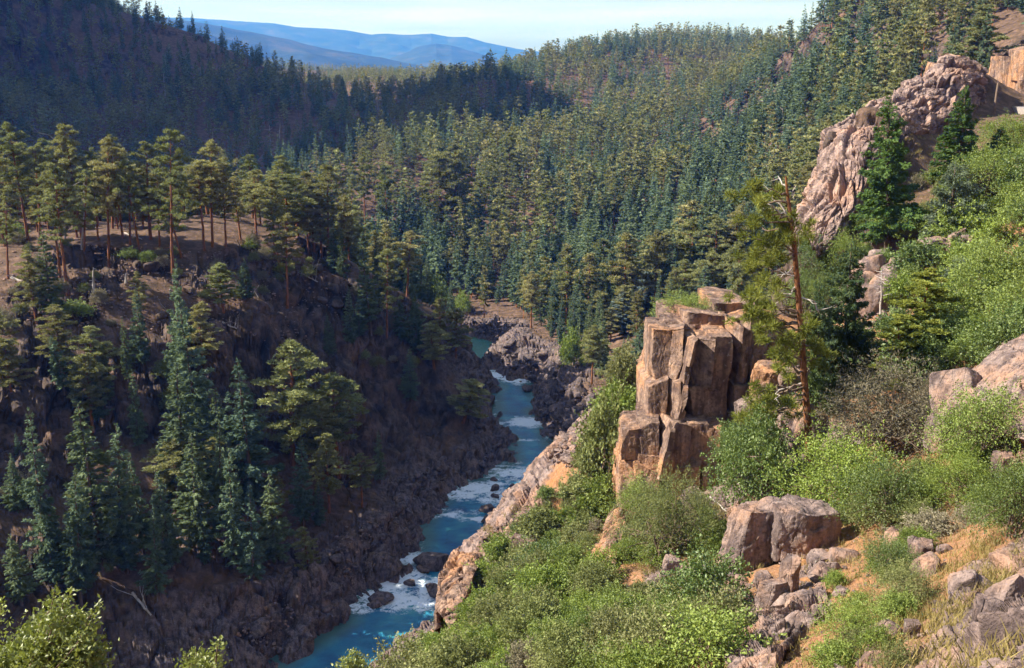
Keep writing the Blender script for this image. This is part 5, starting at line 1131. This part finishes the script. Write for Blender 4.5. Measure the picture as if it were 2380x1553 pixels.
# thickets: polygons in the photograph, walked down to the ground they show
THICK = [
 ([(1150,1290),(1250,1180),(1350,1080),(1400,980),(1450,980),(1400,1130),(1300,1230),(1180,1330)], 34, (.8,1.8), 'along the rocky slope edge above the river', .42),
 ([(935,1580),(985,1510),(1050,1450),(1110,1450),(1130,1380),(1250,1330),(1380,1340),(1500,1420),(1680,1440),(1700,1560),(1500,1640),(900,1640)], 105, (1.8,3.8), 'in the thicket filling the bottom middle of the slope', .33),
 ([(1225,1240),(1320,1150),(1380,1090),(1430,960),(1480,940),(1440,1130),(1420,1180),(1370,1300),(1200,1370),(1130,1390),(1110,1360)], 62, (1.1,2.3), 'on the strip of slope above the rapids', .36),
 ([(1460,1180),(1680,1180),(1700,1300),(1560,1330),(1450,1340)], 18, (1.3,2.4), 'below the outcrop foot', .42),
 ([(1850,1130),(2160,1130),(2190,1230),(2120,1300),(1950,1260)], 13, (1.3,2.3), 'beside the big bright oak below the mahogany shrub', .42),
 ([(2060,880),(2100,640),(2170,560),(2260,430),(2380,440),(2400,860),(2180,900)], 44, (2.2,4.8), 'on the leafy slope at the right edge', .42),
 ([(2090,440),(2260,350),(2390,330),(2380,450),(2230,470),(2110,520),(2000,570),(1960,540)], 22, (1.3,2.4), 'under the railway cut', .40),
 ([(1880,560),(2090,560),(2070,600),(1990,900),(1880,960)], 20, (1.5,2.8), 'in the shade behind the foreground pine', .45),
 ([(2180,1080),(2390,1080),(2390,1250),(2200,1230)], 9, (1.2,2.2), 'below the mauve dome rock', .4),
 ([(1940,1340),(2140,1320),(2120,1560),(1920,1600)], 9, (.8,1.7), 'among the ledge rocks at the lower right', .4),
 ([(0,560),(350,590),(560,560),(760,600),(950,720),(980,860),(880,880),(700,700),(420,720),(0,760)], 44, (1.2,2.8), 'on the rocky rim below the bench pines', .5),
 ([(0,760),(420,740),(700,760),(860,900),(960,1060),(800,1150),(700,1340),(300,1420),(0,1380)], 70, (1.5,4.2), 'on the shaded slope left of the river', .42),
 ([(990,680),(1190,740),(1300,830),(1420,930),(1460,840),(1300,720),(1000,660)], 30, (1.5,3.6), 'on the right bank beside the river bar', .5)]
brng = np.random.default_rng(21); placed = []; nb = 0; NO = [(1500,760,1720,1140)]
for zi, (poly, cnt, (s0, s1), where_, minsp) in enumerate(THICK):
    px = [p[0] for p in poly]; py = [p[1] for p in poly]; tries = 0; got = 0
    while got < cnt and tries < cnt*14:
        tries += 1; u = brng.uniform(min(px), max(px)); v = brng.uniform(min(py), max(py))
        if not inpoly(np.array([u]), np.array([v]), poly)[0]: continue
        p = hit(u, v)
        if p is None: continue
        d_ = float(river_dist(np.array([p[0]]), np.array([p[1]]))[0])
        if d_ < 2.5 or (zi == 12 and p[1] < 168): continue
        sz = brng.uniform(s0, s1)
        if any((p[0]-q[0])**2+(p[1]-q[1])**2 < (minsp*(sz+q[2]))**2 for q in placed): continue
        if nb >= 296: break
        placed.append((p[0], p[1], sz)); got += 1; nb += 1; k = brng.random()
        far = p[1] > 100
        if zi in (10, 11): mats, look = ((None, M_OAKG), 'grey-green scrub') if k < .6 else ((None, M_GREYBUSH), 'dull grey shrub')
        elif zi in (7,): mats, look = (None, M_OAKD), 'dark green shrub'
        elif zi in (5,): mats, look = ((None, M_OAKD), 'deep green oak shrub') if k < .5 else (None, 'bright green oak shrub')
        else: mats, look = (None, 'bright green oak shrub') if k < .45 else (((None, M_OAKG), 'grey-green oak shrub') if k < .85 else (((None, M_OAKD), 'deep green oak shrub') if k < .96 else ((None, M_GREYBUSH), 'grey leafless-looking shrub')))
        K = OAKF if p[1] < 62 else OAK
        big = sz > (s0+s1)/2; hh = sz*(.62+.3*brng.random())
        K.place((p[0], p[1], p[2]-.12), hh, sz, '%s %s %s' % ('large' if big else 'small', look, where_), 'shrubs '+where_+(', large' if big else ', small')+' '+look.split()[0], rng=rs, mats=mats)
print('shrubs', nb, time.time()-T0)

# ------------------------------------------------------------------ boulders by the river, logs, snags
BZ = [([(1150,900),(1240,880),(1400,930),(1400,1000),(1330,1080),(1290,1050),(1260,960)], 55, (.8,3.4), 'on the right bank beside the white chute', 'riverbank boulders, right side'),
      ([(1130,820),(1180,790),(1330,850),(1360,920),(1240,890),(1165,850)], 40, (.9,3.6), 'on the dark rock spit by the upstream pool', 'boulders on the rock spit'),
      ([(985,690),(1130,730),(1180,790),(1110,780),(1000,745)], 55, (.6,2.0), 'on the pale cobble bar upstream', 'boulders on the cobble bar'),
      ([(640,1530),(800,1430),(900,1330),(970,1250),(900,1200),(760,1330),(560,1480)], 45, (.6,2.8), 'on the dim left bank below', 'left bank boulders'),
      ([(1030,1140),(1190,1060),(1150,990),(1100,900),(1080,1000),(900,1170)], 18, (.8,2.6), 'at the foot of the shaded gorge wall', 'gorge wall boulders'),
      ([(0,600),(560,570),(780,620),(900,720),(700,760),(300,740),(0,740)], 45, (.7,3.0), 'on the bench slope under the pines', 'bench boulders'),
      ([(1500,1340),(1700,1300),(1950,1290),(2200,1200),(2380,1230),(2380,1553),(1700,1600),(1520,1480)], 60, (.25,1.5), 'half buried in the dry slope at the lower right', 'slope rocks')]
RMN = [rock_mesh('slope_rock%d' % i, 740+i, 5, 12, 0, .07, (1, .8, .6), M_RN) for i in range(6)]
RM = [rock_mesh('river_boulder%d' % i, 700+i, 3, 12, 0, .05, (1, .8, .62), M_RR) for i in range(8)]
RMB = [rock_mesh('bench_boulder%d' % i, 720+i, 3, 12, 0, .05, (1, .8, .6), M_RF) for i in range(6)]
nb = 0
for zi, (poly, cnt, (s0, s1), wh, gp) in enumerate(BZ):
    px = [p[0] for p in poly]; py = [p[1] for p in poly]; got = 0; tries = 0
    while got < cnt and tries < 2000:
        tries += 1; u = brng.uniform(min(px), max(px)); v = brng.uniform(min(py), max(py))
        if not inpoly(np.array([u]), np.array([v]), poly)[0]: continue
        p = hit(u, v)
        if p is None or nb > (298 if zi == 6 else 240) or (zi in (0, 1, 2) and p[1] < 168): continue
        sz = s0+(s1-s0)*brng.random()**2.2; got += 1; nb += 1
        o = bpy.data.objects.new('boulder', (RMN if zi == 6 else RMB if zi == 5 else RM)[brng.integers(0, 6)]); C.objects.link(o); o.location = (p[0], p[1], p[2]+sz*.12); o.scale = (sz*.5, sz*.5, sz*.5*brng.uniform(.8, 1.2)); o.rotation_euler = (brng.normal(0, .25), brng.normal(0, .25), brng.random()*6.28)
        tag(o, ('large' if sz > (s0+s1)/2 else 'small')+' angular boulder '+wh, 'boulder', gp+(', large' if sz > (s0+s1)/2 else ', small'))
for i, (u, v, w, h, l) in enumerate([(1002,1322,80,28,'long dark flat boulder lying across the river'),(1012,1390,40,26,'dark boulder in the foam under the cliff knob'),(1000,1372,22,16,'small dark rock just above the foam boulder'),(951,1362,26,14,'little rock splitting the lower rapids'),(880,1400,52,20,'low dark rock at the left of the lower rapids'),(1150,1142,22,14,'dark round rock in the main rapids, left one'),(1192,1136,16,12,'tiny rock in the main rapids, right one'),(1152,1158,20,9,'flat rock under the dark round one in the rapids'),(1135,1190,38,14,'long low rock at the right edge of the main rapids'),(1132,1215,28,14,'rounded brown rock below the main rapids'),(1078,878,38,22,'smooth grey boulder on the left bank by the chute'),(1105,868,50,18,'pale slab of rock pointing into the chute'),(1148,1118,14,8,'small wave-washed rock above the dark round one'),(870,1412,30,12,'half-sunk rock at the tail of the lower rapids'),(985,1330,30,14,'wet rock under the long flat boulder')]):
    p = at_z(u, v, 0.05); k = math.hypot(p[0], p[1], EYE)/FP; w_ = w*k; h_ = h*k*1.4
    o = bpy.data.objects.new('river_boulder', rock_mesh('wet_rock%d' % i, 760+i, 4, 11, 0, .05, (w_/2, w_*.36, h_/2), M_RR)); C.objects.link(o); o.location = (p[0], p[1]+w_*.2, h_*.22); o.rotation_euler = (0, 0, brng.normal(0, .2)); tag(o, l, 'boulder')
def log(u0, v0, u1, v1, r, label, D0=None, mat=M_DEAD, name='fallen_log'):
    a = hit(u0, v0); b = hit(u1, v1)
    if a is None or b is None: return
    a = np.array(a)+[0, 0, r*.8]; b = np.array(b)+[0, 0, r*.8]; g = Geo(); q, rr = limb(np.random.default_rng(int(u0)), a, b, r, r*.55, .02, 7); V, F = tube(q-a, rr, 7); g.add(V, F)
    for t in (.3, .5, .7, .85):
        e = (q[int(t*6)]-a)+np.random.default_rng(int(u0*t)).normal(0, 1.0, 3); e[2] = abs(e[2]); qq, r2 = limb(np.random.default_rng(3), q[int(t*6)]-a, e, r*.3, r*.1, .05, 4); V, F = tube(qq, r2, 4); g.add(V, F)
    o = link(name, g.mesh(name, True), mat); o.location = a; tag(o, label, 'log')
for a in [(27,652,92,675,.24,'long white fallen log at the left end of the bench'),(308,1387,352,1440,.2,'pale fallen log in the dark bottom-left slope'),(515,752,560,772,.16,'bleached fallen trunk under the bench rim rocks'),(372,735,410,748,.14,'short white log on the dim slope'),(700,640,740,668,.15,'grey fallen trunk on the open slope by the lone pine'),(290,545,330,560,.18,'grey log lying on the bench among pines'),(560,690,610,700,.15,'grey log crossing the bench rim boulders'),(2050,1172,2105,1150,.10,'dark fallen branch under the oaks beside the mahogany shrub'),(1650,1160,1700,1205,.06,'silver dead branch sticking out of the grey-green shrub')]: log(*a)
def snag(u, vt, ub, vb, r, label, n=9, mat=M_DEAD):
    p = hit(ub, vb, 30)
    if p is None: return
    top = np.array(at(u, vt, p[1]))-np.array(p); g = Geo(); rng = np.random.default_rng(int(u)); q, rr = limb(rng, (0, 0, -.4), top, r, r*.3, .02, 7); V, F = tube(q, rr, 7); g.add(V, F)
    H_ = top[2]
    tr_ = g.mesh('snag_trunk', True); b2 = Geo()
    for i in range(n):
        t = .35+.62*rng.random(); o_ = np.array([np.interp(t*H_, q[:, 2], q[:, 0]), np.interp(t*H_, q[:, 2], q[:, 1]), t*H_]); a = rng.random()*6.28; L = H_*(.1+.14*rng.random())
        q2, r2 = limb(rng, o_, o_+np.array([L*math.cos(a), L*math.sin(a), L*rng.normal(0.1, .3)]), r*.35, r*.08, .08, 5); V, F = tube(q2, r2, 4); b2.add(V, F)
    o = add_thing('dead_tree', p); tag(o, label, 'dead tree', 'dead trunks in the hillside forest' if 'hillside forest' in label else None); link('trunk', tr_, mat, o); link('branches', b2.mesh('snag_branches', True), mat, o)
snag(2050,625,2047,742,.11,'thin bleached dead tree with a spray of bare twigs in the rubble chute',14)
for i_ in range(26):
    u_ = brng.uniform(1150, 1850) if i_ < 18 else brng.uniform(300, 950); v_ = brng.uniform(300, 620) if i_ < 18 else brng.uniform(200, 400); q_ = hit(u_, v_, 200)
    if q_ is None: continue
    k_ = q_[1]/FP; hh_ = brng.uniform(9, 17)/k_; snag(u_+brng.normal(0, 3), v_-hh_, u_, v_, .26, 'grey dead trunk standing in the '+('lit right' if i_ < 18 else 'dark left')+' hillside forest', 6)
snag(217,622,217,680,.28,'short white broken stub on the bench',2); snag(292,636,292,658,.25,'stumpy white stub right of the taller white one',1)
snag(140,318,150,560,.22,'grey dead pine with broken limbs among the left bench pines',12); snag(1241,540,1243,640,.2,'bare reddish dead trunk in the right hillside forest',5); snag(198,400,190,590,.2,'grey leaning dead trunk on the bench',7)

# ------------------------------------------------------------------ loose stones and dry grass
def stones():
    Vr, Fr = ico(1); g = []; n = 0; Vs, Fs = [], []
    for poly, cnt, s0, s1 in [([(1500,1320),(2380,1100),(2400,1600),(1500,1600)], 2600, .04, .20),([(2080,1500),(2400,1330),(2400,1600),(2060,1600)], 3000, .03, .16),([(1550,700),(1740,690),(1720,790),(1560,770)], 700, .08, .4),([(1980,590),(2110,590),(2100,760),(2010,780)], 600, .15, .7),
        ([(1040,1260),(1250,1180),(1300,1300),(1060,1420)], 700, .1, .5),([(980,680),(1190,740),(1200,800),(1100,780)], 1800, .2, .8),([(1120,830),(1400,900),(1400,1100),(1260,1080),(1150,870)], 1600, .2, .9),([(600,1553),(980,1240),(900,1150),(500,1500)], 1500, .15, .7),([(0,560),(780,600),(900,720),(700,800),(0,760)], 2600, .15, .6),([(1900,560),(2380,300),(2380,560),(2100,900)], 900, .1, .4)]:
        px = [p[0] for p in poly]; py = [p[1] for p in poly]; u = brng.uniform(min(px), max(px), cnt); v = brng.uniform(min(py), max(py), cnt)
        m = inpoly(u, v, poly)
        for a, b in zip(u[m], v[m]):
            p = hit(a, b)
            if p is None: continue
            s = s0+(s1-s0)*brng.random()**3; j = brng.normal(0, .22, Vr.shape)
            Vs.append((Vr+j)*np.array([1, 1, .6])*s/2*brng.uniform(.7, 1.4, 3)+np.array(p)+[0, 0, s*.15]); Fs.append(Fr+n); n += len(Vr)
    me = mesh_from('scree', np.concatenate(Vs), np.concatenate(Fs), False); o = link('scree', me, M_RN); tag(o, 'loose broken stones scattered over slopes and river banks', 'stones', kind='stuff')
def grass():
    Cs, Ds, Ls = [], [], []
    for poly, cnt, L in [([(1500,1320),(2380,1050),(2400,1600),(1500,1600)], 900, .42),([(2150,1380),(2330,1220),(2350,1400),(2180,1480)], 300, .4),([(2000,330),(2260,190),(2300,260),(2350,420),(2100,520)], 420, .6),([(1040,1260),(1300,1130),(1500,1330),(1060,1430)], 260, .5),([(1440,1180),(1700,1180),(1700,1340),(1440,1340)], 160, .5),([(2020,1140),(2180,1130),(2160,1180),(2040,1190)], 160, .45),([(1550,700),(1740,690),(1720,780),(1560,770)], 120, .4),([(1880,450),(2060,260),(2250,140),(2250,180),(2060,300),(1950,400)], 240, .5)]:
        px = [p[0] for p in poly]; py = [p[1] for p in poly]; u = brng.uniform(min(px), max(px), cnt); v = brng.uniform(min(py), max(py), cnt); m = inpoly(u, v, poly)
        for a, b in zip(u[m], v[m]):
            p = hit(a, b)
            if p is None: continue
            k = 34; r = brng.random()*.25+.1; Cs.append(np.array(p)+np.stack([brng.normal(0, r, k), brng.normal(0, r, k), np.zeros(k)], 1)); d = brng.normal(0, .45, (k, 3)); d[:, 2] = 1; Ds.append(d); Ls.append(L*brng.uniform(.4, 1, k))
    Cs, Ds, Ls = map(np.concatenate, (Cs, Ds, Ls)); V, F, T = tris(brng, Cs, Ds, Ls, .03, brng.random(len(Cs)))
    o = link('dry_grass', mesh_from('dry_grass', V, F, False, T), M_GRASS); tag(o, 'tufts of dry straw-coloured grass on the rocky slope', 'grass', kind='stuff')
stones(); grass()
# ------------------------------------------------------------------ air
if True:
    bm = bmesh.new(); bmesh.ops.create_cube(bm, size=1); me = bpy.data.meshes.new('haze'); bm.to_mesh(me); bm.free()
    hz = bpy.data.objects.new('haze', me); C.objects.link(hz); hz.scale = (34000, 34000, 820); hz.location = (0, 0, 290)
    m = bpy.data.materials.new('haze'); m.use_nodes = True; t = m.node_tree; t.nodes.clear(); out = N(t, 'ShaderNodeOutputMaterial'); pvn = N(t, 'ShaderNodeVolumePrincipled')
    pvn.inputs['Absorption Color'].default_value = (1,1,1,1); pvn.inputs['Color'].default_value = (.045,.21,.95,1); pvn.inputs['Density'].default_value = 0.00014; pvn.inputs['Anisotropy'].default_value = 0.2
    t.links.new(pvn.outputs[0], out.inputs['Volume']); me.materials.append(m); tag(hz, kind='stuff')
print('done', time.time()-T0)
#TAIL
